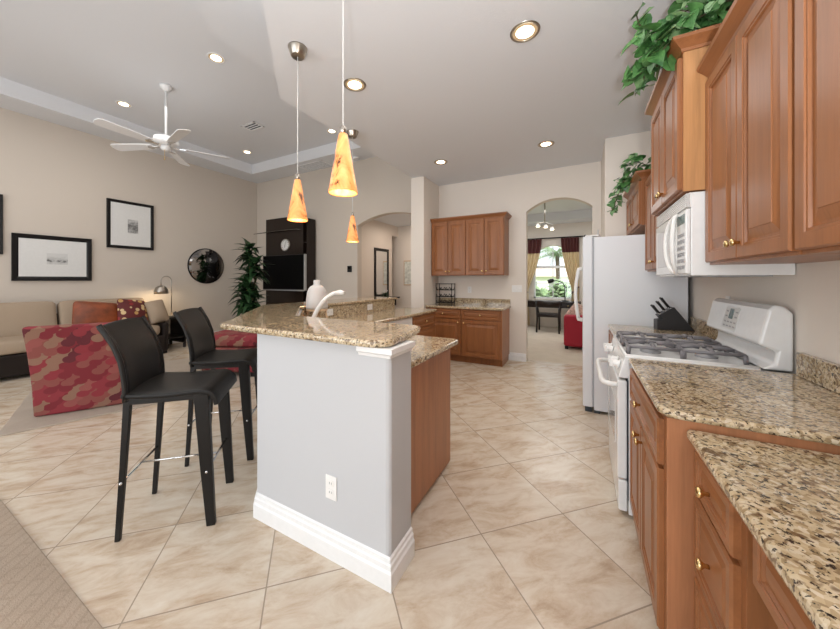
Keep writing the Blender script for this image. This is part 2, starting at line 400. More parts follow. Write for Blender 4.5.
DOOR = [(0.0, 0.006), (0.005, 0.0), (0.048, 0.0), (0.050, 0.004), (0.058, 0.004), (0.061, 0.012), (0.070, 0.012), (0.104, 0.003), (0.106, 0.0)]
DRAW = [(0.0, 0.006), (0.005, 0.0), (0.026, 0.0), (0.028, 0.004), (0.033, 0.004), (0.036, 0.010), (0.042, 0.010), (0.058, 0.002)]
KNOB = [(0.006, 0.0), (0.006, 0.010), (0.009, 0.014), (0.0145, 0.019), (0.0155, 0.023), (0.012, 0.028), (0.0, 0.030)]
def knob(parent, x, y, z):
    o = MB().lathe(KNOB, (0, 0, 0), 14, Matrix.Rotation(R(90), 4, 'X')).build('knob', BRASS, parent, True, loc=(x, y, z))
    o['label'] = 'brass knob'
    return o
def cab_door(t, x0, x1, z0, z1, y=-0.02, knob_at=None, mat=None):
    d = MB().panel(x0, x1, z0, z1, y, DOOR).build('door', mat or WOOD, t)
    if knob_at: knob(d, knob_at[0], y, knob_at[1])
    return d
def cab_drawer(t, x0, x1, z0, z1, y=-0.02, kn=True, name='drawer'):
    d = MB().panel(x0, x1, z0, z1, y, DRAW).build(name, WOODX, t)
    if kn: knob(d, (x0 + x1) / 2, y, (z0 + z1) / 2)
    return d

# ------------------------------------------------------------------ the shell
XL, YB, XR = -7.59, 5.55, 0.885          # left wall, back wall, right wall
ZK, ZS, ZT = 3.11, 3.92, 4.15            # kitchen ceiling, great-room soffit, tray
struct(MB().box(XL - .15, 1.05, -3.6, YB + .15, -0.1, 0).build('floor', TILE))
struct(MB().box(-6.2, 1.2, YB + .15, 10.15, -0.1, 0.0).build('floor_dining', DCARPET))
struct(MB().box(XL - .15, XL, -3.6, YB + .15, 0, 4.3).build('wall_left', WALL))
struct(MB().box(XR, XR + .15, -2.2, YB + .15, 0, 4.3).build('wall_right', KWALL))
def arch(m, x0, x1, y0, y1, spring, apex, top, n=24):
    pts = []
    for i in range(n + 1):
        x = x0 + (x1 - x0) * i / n; u = 2 * i / n - 1
        # segmental arch
        h = apex - spring; r = ((x1 - x0) ** 2 / 4 + h * h) / (2 * h)
        z = apex - r + math.sqrt(max(0, r * r - (u * (x1 - x0) / 2) ** 2)); pts.append((x, z))
    for (xa, za), (xb, zb) in zip(pts, pts[1:]):
        m.hexa([(xa, y0, za), (xb, y0, zb), (xb, y1, zb), (xa, y1, za), (xa, y0, top), (xb, y0, top), (xb, y1, top), (xa, y1, top)])
AL, AR = (-4.25, -2.56), (-0.793, 0.149)
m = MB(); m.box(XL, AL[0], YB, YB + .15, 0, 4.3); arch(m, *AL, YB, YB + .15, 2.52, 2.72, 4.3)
struct(m.build('wall_back', WALL))
m = MB(); m.box(-2.345, AR[0], YB, YB + .15, 0, 3.5); arch(m, *AR, YB, YB + .15, 2.464, 2.641, 3.5); m.box(AR[1], XR, YB, YB + .15, 0, 3.5)
struct(m.build('wall_back_kitchen', KWALL))
struct(MB().box(-2.59, -2.345, 4.9, YB + .15, 0, ZK).build('wall_stub', KWALL))
struct(MB().box(0.261, XR, 4.69, YB, 0, ZK).build('wall_chase', KWALL))
# kitchen ceiling with its dropped edge, the great-room soffit and tray
struct(MB().prism([(XR + .1, YB + .1), (-2.56, YB + .1), (-2.56, 2.12), (XR + .1, -1.425)], ZK, 4.2).build('ceiling', CEIL))
struct(MB().box(XL, -7.02, -3.6, YB, ZS, 4.3).build('ceiling_soffit_left', CEIL))
struct(MB().box(-7.02, -2.57, 5.0, YB, ZS, 4.3).build('ceiling_soffit_back', CEIL))
struct(MB().prism([(-2.57, 5.0), (-3.39, 5.0), (-3.39, 1.93), (2.0, -3.46), (2.0, -2.46), (-2.57, 2.12)], ZS, 4.3).build('ceiling_soffit_right', CEIL))
struct(MB().box(-7.02, 2.0, -3.6, 5.0, ZT, 4.3).build('ceiling_tray', CEIL))
# behind the camera: solid wall round a wide glass-door opening
m = MB(); m.box(XL, -6.2, -3.6, -3.45, 0, 4.3).box(-6.2, 0.4, -3.6, -3.45, 2.9, 4.3).box(0.4, 2.0, -3.6, -3.45, 0, 4.3)
struct(m.build('wall_rear', WALL))
# hall beyond the left arch
m = MB(); m.box(-4.5, -4.35, YB + .15, 7.15, 0, 2.9).box(-4.5, -4.35, 7.15, 7.45, 2.5, 2.9)
struct(m.build('wall_hall_left', HALLW))
struct(MB().box(-6.2, -2.2, 7.45, 7.6, 0, 2.9).build('wall_hall_end', HALLW))
struct(MB().box(-2.35, -2.2, YB + .15, 8.6, 0, 3.3).build('wall_hall_right', HALLW))
struct(MB().box(-6.2, -2.2, YB + .15, 7.6, 2.78, 2.9).build('ceiling_hall', CEIL))
struct(MB().box(-6.2, -6.05, YB + .15, 7.45, 0, 2.9).build('wall_hall_far', HALLW))
# dining room beyond the right arch
YD = 10.0
m = MB(); WX0, WX1 = -1.22, -0.2
m.box(-2.2, WX0, YD, YD + .15, 0, 3.3).box(WX1, 1.2, YD, YD + .15, 0, 3.3).box(WX0, WX1, YD, YD + .15, 0, 0.8)
arch(m, WX0, WX1, YD, YD + .15, 2.0, 2.32, 3.3)
struct(m.build('wall_dining', KWALL))
struct(MB().box(1.05, 1.2, YB + .15, YD, 0, 3.3).build('wall_dining_right', KWALL))
m = MB(); m.box(-2.2, -1.7, YB + .15, YD, 2.93, 3.05).box(0.55, 1.05, YB + .15, YD, 2.93, 3.05).box(-1.7, .55, YB + .15, 6.3, 2.93, 3.05).box(-1.7, .55, 9.4, YD, 2.93, 3.05)
m.box(-1.8, .65, 6.2, 9.5, 3.15, 3.25).box(-1.70, -1.68, 6.32, 9.38, 2.931, 3.2).box(.53, .55, 6.32, 9.38, 2.931, 3.2).box(-1.7, .55, 6.30, 6.32, 2.931, 3.2).box(-1.7, .55, 9.38, 9.40, 2.931, 3.2)
struct(m.build('ceiling_dining', CEIL))
win = MB(); FR = .045
win.box(WX0, WX0 + FR, YD + .04, YD + .1, .8, 2.0).box(WX1 - FR, WX1, YD + .04, YD + .1, .8, 2.0).box(WX0, WX1, YD + .04, YD + .1, .8, .85)
win.box(WX0, WX1, YD + .03, YD + .11, 1.68, 1.75).box(-.72, -.70, YD + .05, YD + .09, .85, 2.3)
win.box(WX0, WX1, YD + .05, YD + .09, 1.24, 1.255)
wf = struct(win.build('window_1', TRIMW))
MB().box(WX0, WX1, YD + .065, YD + .07, .82, 2.28).build('window_pane', WGLASS, wf)
# skirting
BB = [(0, 0), (0.016, 0), (0.016, 0.085), (0.010, 0.105), (0.006, 0.125), (0, 0.13)]
struct(MB().sweep([(-2.345, YB), (-2.345, YB - .001), (AR[0], YB - .001)][1:], BB).build('baseboard_back', TRIMW))
struct(MB().sweep([(XL, YB), (AL[0], YB)], BB).build('baseboard_great_room', TRIMW))
struct(MB().sweep([(XL, -3.4), (XL, YB)], BB).build('baseboard_left', TRIMW))
struct(MB().sweep([(0.149, YB), (0.261, YB), (0.261, 4.69)], BB).build('baseboard_chase', TRIMW))

# raised half wall of the bar: end leg, 45 degree corner, long leg
HW_OUT = [(-1.625, 1.19), (-2.70, 2.265), (-2.70, 4.15)]
hw = [(-.755, 1.19), (-.743, 1.195), (-.735, 1.205), (-.735, 1.39), (-1.545, 1.39), (-2.50, 2.345), (-2.50, 4.15), (-2.70, 4.15), (-2.70, 2.265), (-1.625, 1.19)]
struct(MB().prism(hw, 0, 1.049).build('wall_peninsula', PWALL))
BB2 = [(0, 0), (0.02, 0), (0.02, 0.075), (0.014, 0.085), (0.014, 0.105), (0.008, 0.112), (0.008, 0.128), (0, 0.135)]
PB = [(-2.70, 4.15), (-2.70, 2.265), (-1.625, 1.19), (-.735, 1.19), (-.735, 1.39)]
struct(MB().sweep(PB, BB2).build('baseboard_peninsula', TRIMW))
CAP = [(0, 1.004), (0.006, 1.004), (0.010, 1.016), (0.024, 1.026), (0.024, 1.049), (0, 1.049)]
struct(MB().sweep([(-.90, 1.19), (-.735, 1.19), (-.735, 1.39)], CAP).build('trim_1', TRIMW))

# carpets
tag(MB().box(-4.6, -0.9, -3.2, 0.515, 0.0, 0.012).build('area_rug', CARPET, bevel=.004), 'beige textured carpet edge in the bottom left corner of the floor', 'rug')
ru = thing('area_rug', 'pale beige rug under the red patterned armchair and in front of the sofa', 'rug', (-4.385, .70, 0), R(-19))
MB().box(-2.15, 0, 0, 3.1, 0, .014).build('pile', RUG, ru, bevel=.005)

# ------------------------------------------------------------------ peninsula cabinets, counters
def arc(cx, cy, r, a0, a1, n=6): return [(cx + r * math.cos(R(a0 + (a1 - a0) * i / n)), cy + r * math.sin(R(a0 + (a1 - a0) * i / n))) for i in range(n + 1)]
bar = [(-1.90, 1.145), (-1.5, 1.14)] + arc(-.835, 1.24, .10, -90, -8) + [(-.755, 1.44), (-.79, 1.60), (-.81, 1.65), (-.85, 1.678), (-1.86, 1.690), (-2.46, 2.290), (-2.46, 4.2), (-2.95, 4.2), (-2.95, 2.22)] + arc(-1.91, 1.18, .03, -135, -100, 2)
o = MB().prism(bar, 1.05, 1.084).build('bar_countertop', GRAN, bevel=.014, seg=3)
tag(o, 'raised speckled brown granite bar top on the white half wall', 'countertop')
low = [(-.785, 1.395), (-.785, 2.22), (-.81, 2.25), (-1.45, 2.25), (-1.87, 2.67), (-1.87, 4.36), (-1.90, 4.39), (-2.495, 4.39), (-2.495, 2.345), (-1.545, 1.395)]
lc = MB().prism(low, .878, .914).build('sink_countertop', GRAN, bevel=.01, seg=3)
tag(lc, 'lower granite counter on the kitchen side of the bar, carrying the white faucet', 'countertop')
bs = MB().prism([(-2.499, 4.15), (-2.499, 2.347), (-1.56, 1.408), (-1.526, 1.408), (-2.475, 2.357), (-2.475, 4.15)], .915, 1.048).build('backsplash', GRAN)
tag(bs, 'granite backsplash strip with outlets between lower counter and raised bar', 'backsplash')
# end cabinet under the near leg
t = thing('base_cabinet', 'peninsula end cabinet with a plain cherry side panel facing the aisle', 'cabinet', (-.85, 1.4, 0))
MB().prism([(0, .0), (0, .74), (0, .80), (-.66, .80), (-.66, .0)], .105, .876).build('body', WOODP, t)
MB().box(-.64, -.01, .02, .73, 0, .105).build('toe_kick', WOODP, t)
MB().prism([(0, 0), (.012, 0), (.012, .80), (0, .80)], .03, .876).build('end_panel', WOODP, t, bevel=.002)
dd = MB().panel(-.63, -.33, .12, .86, 0, DOOR).build('door', WOOD, t, loc=(-.66, .82, 0), rot=(0, 0, PI))
dd = MB().panel(-.32, -.02, .12, .86, 0, DOOR).build('door', WOOD, t, loc=(-.66, .82, 0), rot=(0, 0, PI))
# corner sink cabinet
t = thing('sink_cabinet', 'corner sink base cabinet across the angled bend of the peninsula', 'cabinet', (-1.51, 2.20, 0), R(135))
MB().box(.02, .56, 0.02, .35, .1, .70).build('body', WOOD, t); MB().box(.04, .54, .06, .32, 0, .1).build('toe_kick', WOOD, t)
cab_door(t, .03, .55, .11, .69, 0, (.50, .62))
# long leg: dishwasher and drawer cabinet (fronts face the aisle)
t = thing('dishwasher', 'white dishwasher under the lower peninsula counter beside cherry drawers', 'dishwasher', (-1.91, 3.02, 0), R(90))
MB().box(.005, .60, .02, .58, .1, .872).build('tub', APPL, t)
dwd = MB().box(.005, .60, -.01, .02, .12, .74).build('door', APPL, t, bevel=.006)
MB().box(.005, .60, -.015, .02, .75, .872).build('control_panel', APPL, t, bevel=.006)
MB().box(.12, .48, -.03, -.015, .775, .79).build('handle', APPL, dwd, bevel=.004)
MB().box(.02, .585, .04, .5, 0, .1).build('toe_kick', DARKG, t)
t = thing('drawer_cabinet', 'small cherry drawer cabinet at the far end of the peninsula', 'cabinet', (-1.91, 3.64, 0), R(90))
MB().box(0, .72, .0, .58, .1, .876).build('body', WOODP, t); MB().box(.01, .71, .06, .57, 0, .1).build('toe_kick', WOODP, t)
cab_drawer(t, .01, .71, .70, .86); cab_drawer(t, .01, .71, .41, .69); cab_drawer(t, .01, .71, .115, .40)
t = thing('base_cabinet', 'cherry base cabinet between the corner sink and the dishwasher', 'cabinet', (-1.91, 2.72, 0), R(90))
MB().box(.0, .29, .0, .58, .1, .876).build('body', WOOD, t); MB().box(.01, .28, .06, .57, 0, .1).build('toe_kick', WOOD, t)
cab_door(t, .01, .28, .115, .86, -.02, (.25, .78))

# faucet
t = thing('faucet', 'white arched kitchen faucet rising behind the raised granite bar', 'faucet', (-1.93, 1.91, .914), R(8))
MB().lathe([(.034, 0), (.034, .008), (.026, .016), (.022, .07), (.0, .07)]).build('base', PLASW, t, True)
P = []
for i in range(13):
    a = i / 12; P.append((.0 + .255 * a ** 1.3, 0.02 * a, .06 + .275 * math.sin(a * 1.57) ** .95 if a > 0 else .06))
MB().tube(P, [.019 - .004 * i / 12 for i in range(13)], 12).build('spout', PLASW, t, True)
MB().tube([(.22, .018, .330), (.26, .02, .336), (.295, .02, .330)], [.016, .021, .015], 10).build('spray_head', PLASW, t, True)
MB().tube([(.015, 0, .08), (.05, -.01, .10), (.085, -.02, .115)], [.012, .01, .008], 8).build('lever', PLASW, t, True)

# things on the peninsula
t = thing('vase', 'large white ribbed bottle vase standing in the peninsula corner behind the faucet', 'vase', (-2.335, 2.385, 1.06))
MB().lathe([(.0, 0), (.104, 0), (.108, .02), (.105, .09), (.096, .16), (.083, .20), (.064, .222), (.038, .236), (.032, .245), (.034, .278), (.028, .287), (.0, .287)], seg=36).build('body', CERAM, t, True)
t = thing('plant_stand', 'small pale wooden stand with splayed legs under the white vase', 'stand', (-2.335, 2.385, .9145))
MB().lathe([(0, .125), (.105, .125), (.105, .144), (0, .144)], seg=28).build('top', TAN, t)
for k in range(4):
    a = k * PI / 2 + .5
    MB().tube([(.085 * math.cos(a), .085 * math.sin(a), .128), (.108 * math.cos(a), .108 * math.sin(a), 0.003)], [.011, .009], 8).build('leg', TAN, t, True)

def outlet(name, label, cat, loc, rz, w_=.07, h_=.115, holes=True, group=None, horiz=False):
    t = thing(name, label, cat, loc, rz, group)
    MB().box(-w_ / 2, w_ / 2, -.006, 0, -h_ / 2, h_ / 2).build('cover_plate', PLASW, t, bevel=.003)
    for k in (-1, 1):
        dx, dz = (k * w_ * .22, 0) if horiz else (0, k * h_ * .19)
        r = MB().box(dx - .016, dx + .016, -.009, -.004, dz - .016, dz + .016).build('socket' if holes else 'rocker', PLASW, t, bevel=.003)
        if holes: MB().box(dx - .007, dx - .005, -.0095, -.008, dz - .004, dz + .007).box(dx + .005, dx + .007, -.0095, -.008, dz - .004, dz + .007).build('slots', DARKG, r)
    return t
outlet('power_outlet', 'white duplex outlet low on the front of the peninsula half wall', 'outlet', (-1.068, 1.19, .337), 0)
outlet('power_outlet', 'white outlet on the granite backsplash right beside the faucet', 'outlet', (-2.475, 2.72, .985), R(90), .115, .075, horiz=True)
outlet('power_outlet', 'white outlet near the far end of the bar backsplash', 'outlet', (-2.475, 3.50, .985), R(90), .115, .075, horiz=True)
outlet('light_switch', 'pale switch plate on the back wall between wine-rack cabinet and right arch', 'switch', (-.94, YB, 1.20), 0, .16, .115, False, horiz=True)
outlet('power_outlet', 'white outlet on the wall above the wine-rack counter', 'outlet', (-1.75, YB, 1.17), 0)
outlet('power_outlet', 'white outlet on the right wall beside the range backguard', 'outlet', (XR, 2.98, 1.18), R(-90))

# ------------------------------------------------------------------ far cabinets on the back wall
CROWN = [(0, 0), (.006, 0), (.010, .014), (.030, .034), (.048, .050), (.052, .066), (0, .066)]
def crown(t, w_, d, z, mat=None, left=True, right=True):
    path = ([(0, d)] if left else []) + [(0, 0), (w_, 0)] + ([(w_, d)] if right else [])
    return MB().sweep(path, [(o, z + h) for o, h in CROWN]).build('crown_moulding', mat or WOODX, t)
W = 1.27; X0 = -2.34
t = thing('base_cabinet', 'two-door cherry base cabinet with drawers under the wine rack on the back wall', 'cabinet', (X0, 4.98, 0))
MB().box(0, W, .0, .56, .105, .876).build('body', WOOD, t); MB().box(0, W, .07, .56, 0, .105).build('toe_kick', WOOD, t)
MB().box(W, W + .012, 0, .56, .105, .876).build('end_panel', WOODP, t)
for a, b, kx in ((.015, .625, .58), (.64, 1.255, .685)):
    cab_drawer(t, a, b, .715, .862); cab_door(t, a, b, .12, .70, -.02, (kx, .655))
tag(MB().box(X0, -1.035, 4.94, YB - .002, .878, .914).build('buffet_countertop', GRAN, bevel=.008, seg=2), 'granite counter on the back wall cabinet, holding the black wine rack', 'countertop')
tag(MB().box(X0, -1.045, YB - .026, YB - .002, .915, 1.02).build('backsplash', GRAN), 'granite backsplash strip along the back wall under the far wall cabinet', 'backsplash')
t = thing('upper_cabinet', 'four-door cherry wall cabinet hung on the back wall above the wine rack', 'cabinet', (X0, 5.2, 1.42))
MB().box(0, W, 0, .345, 0, .94).build('body', WOOD, t)
for i in range(4):
    a = .008 + i * (W - .01) / 4; b = a + (W - .01) / 4 - .006
    cab_door(t, a, b, .012, .925, -.02, (b - .03 if i % 2 == 0 else a + .03, .07))
crown(t, W, .345, .935, left=False)
# wine rack
t = thing('wine_rack', 'black wire wine rack standing on the far granite counter', 'rack', (-2.16, 5.42, .915))
fr = MB()
for x in (-.15, .15):
    for y in (-.08, .08): fr.tube([(x, y, 0), (x, y, .37)], .006, 6)
for z in (.02, .13, .25, .36):
    for y in (-.08, .08): fr.tube([(-.15, y, z), (.15, y, z)], .005, 6)
    for x in (-.15, .15): fr.tube([(x, -.08, z), (x, .08, z)], .005, 6)
fr.build('frame', BLKMET, t)
for z in (.02, .13, .25):
    for i in range(3):
        cx = -.1 + .1 * i; rr = MB()
        for y in (-.08, .08): rr.tube([(cx + .045 * math.cos(a), y, z + .048 + .045 * math.sin(a)) for a in [PI + PI * k / 8 for k in range(9)]], .005, 6)
        rr.build('bottle_cradle', BLKMET, t)

# ------------------------------------------------------------------ right wall run (fronts face -X: local x runs toward the camera)
RZ = R(-90)
XF = .255
t = thing('base_cabinet', 'cherry base cabinet with drawer and two doors between range and desk', 'cabinet', (XF, 2.165, 0), RZ)
L = 2.165 - 1.385
MB().box(0, L, 0, .62, .105, .884).build('body', WOOD, t); MB().box(0.01, L, .07, .62, 0, .105).build('toe_kick', WOOD, t)
MB().box(L, L + .015, 0, .628, 0, .884).build('end_panel', WOODP, t, bevel=.002)
cab_drawer(t, .02, L - .03, .70, .862); cab_door(t, .02, L / 2 - .005, .12, .685, -.02, (L / 2 - .04, .63)); cab_door(t, L / 2 + .001, L - .03, .12, .685, -.02, (L / 2 + .04, .63))
o = MB().prism([(.232, 2.172), (.232, 1.40), (.245, 1.365), (.28, 1.352), (XR - .002, 1.352), (XR - .002, 2.172)], .886, .914).build('kitchen_countertop', GRAN, bevel=.012, seg=3)
tag(o, 'granite counter at right between the white range and the lower desk top', 'countertop')
tag(MB().box(.858, XR - .001, 1.352, 2.13, .915, 1.02).build('backsplash', GRAN, bevel=.003), 'granite backsplash on the right wall behind the near counter', 'backsplash')
t = thing('base_cabinet', 'narrow base cabinet between the white range and the refrigerator', 'cabinet', (XF, 3.715, 0), RZ)
MB().box(0.0, .77, 0, .62, .105, .876).build('body', WOOD, t); MB().box(0, .77, .07, .62, 0, .105).build('toe_kick', WOOD, t)
cab_drawer(t, .02, .75, .70, .862); cab_door(t, .02, .38, .12, .685, -.02, (.34, .63)); cab_door(t, .39, .75, .12, .685, -.02, (.43, .63))
tag(MB().box(.232, XR - .002, 2.942, 3.718, .878, .914).build('kitchen_countertop', GRAN, bevel=.01, seg=2), 'granite counter under the knife block between range and refrigerator', 'countertop')
tag(MB().box(.858, XR - .001, 2.945, 3.718, .915, 1.02).build('backsplash', GRAN), 'granite backsplash behind the knife block', 'backsplash')

# desk: drawer stack, apron drawer over the knee hole, top
t = thing('desk_cabinet', 'cherry desk drawer stack beneath the low granite desk top, lower right corner', 'cabinet', (.335, 1.367, 0), RZ)
MB().box(0, .345, 0, .545, .1, .826).build('body', WOOD, t); MB().box(0, .345, .06, .545, 0, .1).build('toe_kick', WOOD, t)
for z0, z1 in ((.68, .812), (.42, .665), (.115, .405)): cab_drawer(t, .03, .315, z0, z1)
t = thing('desk_apron', 'cherry apron drawer over the open knee hole beside the desk drawers', 'drawer', (.335, 1.02, .66), RZ)
MB().box(0, .95, 0.02, .54, .03, .165).build('body', WOODX, t)
MB().panel(.02, .93, .01, .155, 0, DRAW).build('drawer', WOODX, t)
t = thing('desk_cabinet', 'cherry desk end cabinet at the near side of the knee hole', 'cabinet', (.335, .068, 0), RZ)
MB().box(0, .40, 0, .545, .1, .826).build('body', WOOD, t); cab_door(t, .02, .38, .115, .79, -.02, (.05, .72)); MB().box(0, .4, .06, .545, 0, .1).build('toe_kick', WOOD, t)
o = MB().prism([(.302, 1.366), (.302, -.36), (XR - .001, -.36), (XR - .001, 1.366)], .828, .863).build('desk_countertop', GRAN, bevel=.012, seg=3)
tag(o, 'low granite desk top filling the lower right corner', 'countertop')

# wall cabinets on the right wall
def wall_cab(label, xf, y1, y0, z0, z1, doors, left=True, right=True, crownz=True, side=None, rail=True, knobs=None):
    w_ = y1 - y0; d = XR - xf - .002
    t = thing('upper_cabinet', label, 'cabinet', (xf, y1, z0), RZ); h = z1 - z0
    MB().box(0, w_, 0.0, d, 0, h).build('body', WOOD, t)
    if side:
        MB().box(w_, w_ + .006, 0.002, d, 0, h).build('side_panel', side, t)
    dw = (w_ - .012) / doors
    for i in range(doors):
        a = .006 + i * dw; b = a + dw - .004
        kx = None if knobs is False else ((b - .028) if i % 2 == 0 else (a + .028), .075)
        cab_door(t, a, b, .012, h - .03, -.02, kx)
    if crownz: crown(t, w_ + (.006 if side else 0), d, h - .012, left=left, right=right)
    return t
wall_cab('two-door cherry wall cabinet right of the microwave, nearest crown corner in view', .575, 2.172, 1.405, 1.425, 2.385, 2, left=False, right=False)
wall_cab('closest cherry wall cabinet cut off by the right edge above the desk', .575, 1.395, .45, 1.425, 2.385, 2, left=False, right=False)
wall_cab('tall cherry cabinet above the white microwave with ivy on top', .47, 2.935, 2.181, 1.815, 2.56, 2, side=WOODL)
wall_cab('narrow cherry wall cabinet between microwave and refrigerator', .545, 3.715, 2.945, 1.425, 2.30, 2, crownz=False)
wall_cab('short cherry cabinet above the refrigerator with trailing leaves on top', .50, 4.685, 3.725, 1.87, 2.32, 2, left=False, right=True)
t = thing('under_cabinet_light', 'white under-cabinet light strip beneath the nearest wall cabinet', 'light', (.78, 1.36, 1.398), RZ)
MB().box(0, .45, -.06, .06, 0, .026).build('housing', PLASW, t, bevel=.004); MB().box(.02, .43, -.045, .045, -.003, .001).build('diffuser', PLASW, t)

# ------------------------------------------------------------------ range
t = thing('gas_range', 'white freestanding gas range between the granite counters', 'stove', (.235, 2.935, 0), RZ)
Wd = .75
MB().box(0, Wd, .0, .64, .02, .90).build('body', APPL, t, bevel=.004)
MB().box(.0, Wd, -.004, .0, .10, .78).build('gasket', DARKG, t)
od = MB().box(.004, Wd - .004, -.052, -.006, .215, .775).build('oven_door', APPL, t, bevel=.008)
MB().box(.13, Wd - .13, -.055, -.05, .36, .62).build('oven_window', DGLASS, od, bevel=.002)
hp = [(.05, -.05, .735), (.05, -.085, .735), (.075, -.115, .735), (.14, -.125, .735), (Wd - .14, -.125, .735), (Wd - .075, -.115, .735), (Wd - .05, -.085, .735), (Wd - .05, -.05, .735)]
MB().tube(hp, .015, 10).build('oven_handle', PLASW, od, True)
MB().box(.004, Wd - .004, -.048, -.004, .03, .205).build('warming_drawer', APPL, t, bevel=.008)
cp = MB().hexa([(0, -.05, .79), (Wd, -.05, .79), (Wd, .0, .79), (0, .0, .79), (0, -.018, .905), (Wd, -.018, .905), (Wd, .02, .905), (0, .02, .905)]).build('control_panel', APPL, t, bevel=.006)
for kx in (.09, .20, .55, .66):
    kk = MB().lathe([(.026, 0), (.026, .006), (.02, .010), (.018, .03), (.015, .034), (0, .034)], (0, 0, 0), 18, Matrix.Rotation(R(75), 4, 'X')).build('knob', PLASW, cp, True, loc=(kx, -.036, .848))
    MB().box(-.004, .004, -.05, -.03, -.018, .022).build('grip', PLASW, kk, bevel=.002)
# cooktop with rim and sunken pan
MB().box(0, Wd, -.018, .53, .90, .916).build('cooktop', APPL, t, bevel=.006)
rim = MB(); rim.tube([(.012, -.008, .918), (Wd - .012, -.008, .918), (Wd - .012, .53, .918)], .009, 8).tube([(.012, -.008, .918), (.012, .53, .918)], .009, 8)
rim.build('rim', APPL, t, True)
for bx in (.20, .55):
    for by in (.13, .38):
        b_ = MB().lathe([(.05, 0), (.05, .008), (.036, .012), (.036, .02), (.0, .022)], (bx, by, .916), 20).build('burner', GREYP, t, True)
        g = MB()
        s_ = .120
        g.tube([(bx - s_, by - s_, .960), (bx + s_, by - s_, .960), (bx + s_, by + s_, .960), (bx - s_, by + s_, .960), (bx - s_, by - s_, .960)], .0095, 6)
        for a in range(4):
            ca, sa = math.cos(a * PI / 2), math.sin(a * PI / 2)
            g.tube([(bx + ca * s_, by + sa * s_, .960), (bx + ca * .06, by + sa * .06, .972), (bx + ca * .03, by + sa * .03, .968)], .0115, 6)
        for ax in (-1, 1):
            for ay in (-1, 1): g.tube([(bx + ax * s_, by + ay * s_, .962), (bx + ax * (s_ + .004), by + ay * (s_ + .004), .917)], .0115, 6)
        g.build('grate', GRATE, t, True)
# backguard: hollow, leaning front, console head
bgd = MB()
prof = [(.535, .915), (.575, .945), (.585, 1.005), (.52, 1.035), (.556, 1.205), (.578, 1.228), (.612, 1.222), (.64, 1.19), (.64, .915)]
bgd.loft([[(x, y, z) for y, z in prof] for x in (0, Wd)])
bg_o = bgd.build('backguard', APPL, t, bevel=.012, seg=3)
nv = Vector((0, -.17, .036)).normalized()
def on_slope(x, f): return Vector((x, .52 + .036 * f, 1.035 + .17 * f))
def slope_box(x0, x1, f0, f1, th):
    p = []
    for off in (-.001, th):
        p += [on_slope(x0, f0) + nv * off, on_slope(x1, f0) + nv * off, on_slope(x1, f1) + nv * off, on_slope(x0, f1) + nv * off]
    return p
kp = MB().hexa(slope_box(.27, .46, .14, .90, .0015)).build('keypad', MAT_W, bg_o)
MB().hexa(slope_box(.335, .39, .5, .84, .003)).build('display', DISP, kp)
kb = MB()
for i in range(4):
    for f in (.22, .36): kb.hexa(slope_box(.285 + .045 * i, .312 + .045 * i, f, f + .05, .0025))
for f in (.55, .72): kb.hexa(slope_box(.285, .315, f, f + .05, .0025)); kb.hexa(slope_box(.415, .445, f, f + .05, .0025))
kb.build('keys', GREYP, kp)

# ------------------------------------------------------------------ microwave
t = thing('microwave', 'white over-the-range microwave under the tall cabinet', 'microwave', (.505, 2.935, 1.372), RZ)
MB().box(0, Wd, 0, .375, 0, .437).build('body', APPL, t, bevel=.004)
md = MB().box(.0, .56, -.022, .0, .01, .352).build('door', APPL, t, bevel=.006)
MB().box(.06, .44, -.024, -.02, .06, .30).build('door_window', DGLASS, md, bevel=.002)
hl = []
for i in range(17):
    a = PI * i / 16; hl.append((.575 + .085 * math.sin(a), -.02 - .04 * math.sin(a), .18 + .165 * math.cos(a)))
hr = [(.575 - .075 * math.sin(PI * i / 16), -.02 - .04 * math.sin(PI * i / 16), .18 + .165 * math.cos(PI * i / 16)) for i in range(17)]
MB().tube(hl, .0105, 8).tube(hr, .0105, 8).build('handle', PLASW, md, True)
pn = MB().box(.565, Wd, -.022, .0, .01, .352).build('control_panel', APPL, t, bevel=.006)
kb = MB()
for i in range(3):
    for j in range(6): kb.box(.59 + .05 * i, .625 + .05 * i, -.024, -.02, .035 + .035 * j, .055 + .035 * j)
kb.build('keys', GREYP, pn)
MB().box(.59, .73, -.024, -.02, .28, .33).build('display', DISP, pn)
vg = MB(); vg.box(0, Wd, -.006, .0, .36, .437)
for i in range(7): vg.box(0, Wd, -.02, -.004, .363 + .0105 * i, .369 + .0105 * i)
vg.build('vent_grille', PLASW, t)
MB().box(.08, Wd - .08, .06, .33, -.006, .002).build('filter', GREYP, t)

# ------------------------------------------------------------------ refrigerator
t = thing('refrigerator', 'white side-by-side refrigerator with curved handles past the range', 'refrigerator', (.115, 4.675, 0), RZ)
FW = .935
MB().box(0, FW, 0, .73, .03, 1.78).build('cabinet', FRIDGEW, t, bevel=.004)
MB().box(.0, FW, -.012, .0, .06, 1.78).build('gasket', LGASK, t)
MB().box(.01, FW - .01, .0, .05, 0, .06).build('toe_grille', DARKG, t)
for a, b, hx in ((.0, .40, .365), (.41, FW, .445)):
    d_ = MB().box(a, b, -.10, -.012, .055, 1.79).build('door', FRIDGEW, t, bevel=.01, seg=3)
    hp = [(hx, -.10, 1.48), (hx, -.145, 1.47)] + [(hx, -.145 - .028 * math.sin(PI * i / 10), 1.46 - .56 * i / 10) for i in range(11)] + [(hx, -.145, .89), (hx, -.10, .88)]
    MB().tube(hp, .016, 10, 1.2).build('handle', PLASW, d_, True)
for x in (.06, FW - .06): MB().box(x - .04, x + .04, -.08, .04, 1.792, 1.805).build('hinge_cover', PLASW, t, bevel=.004)
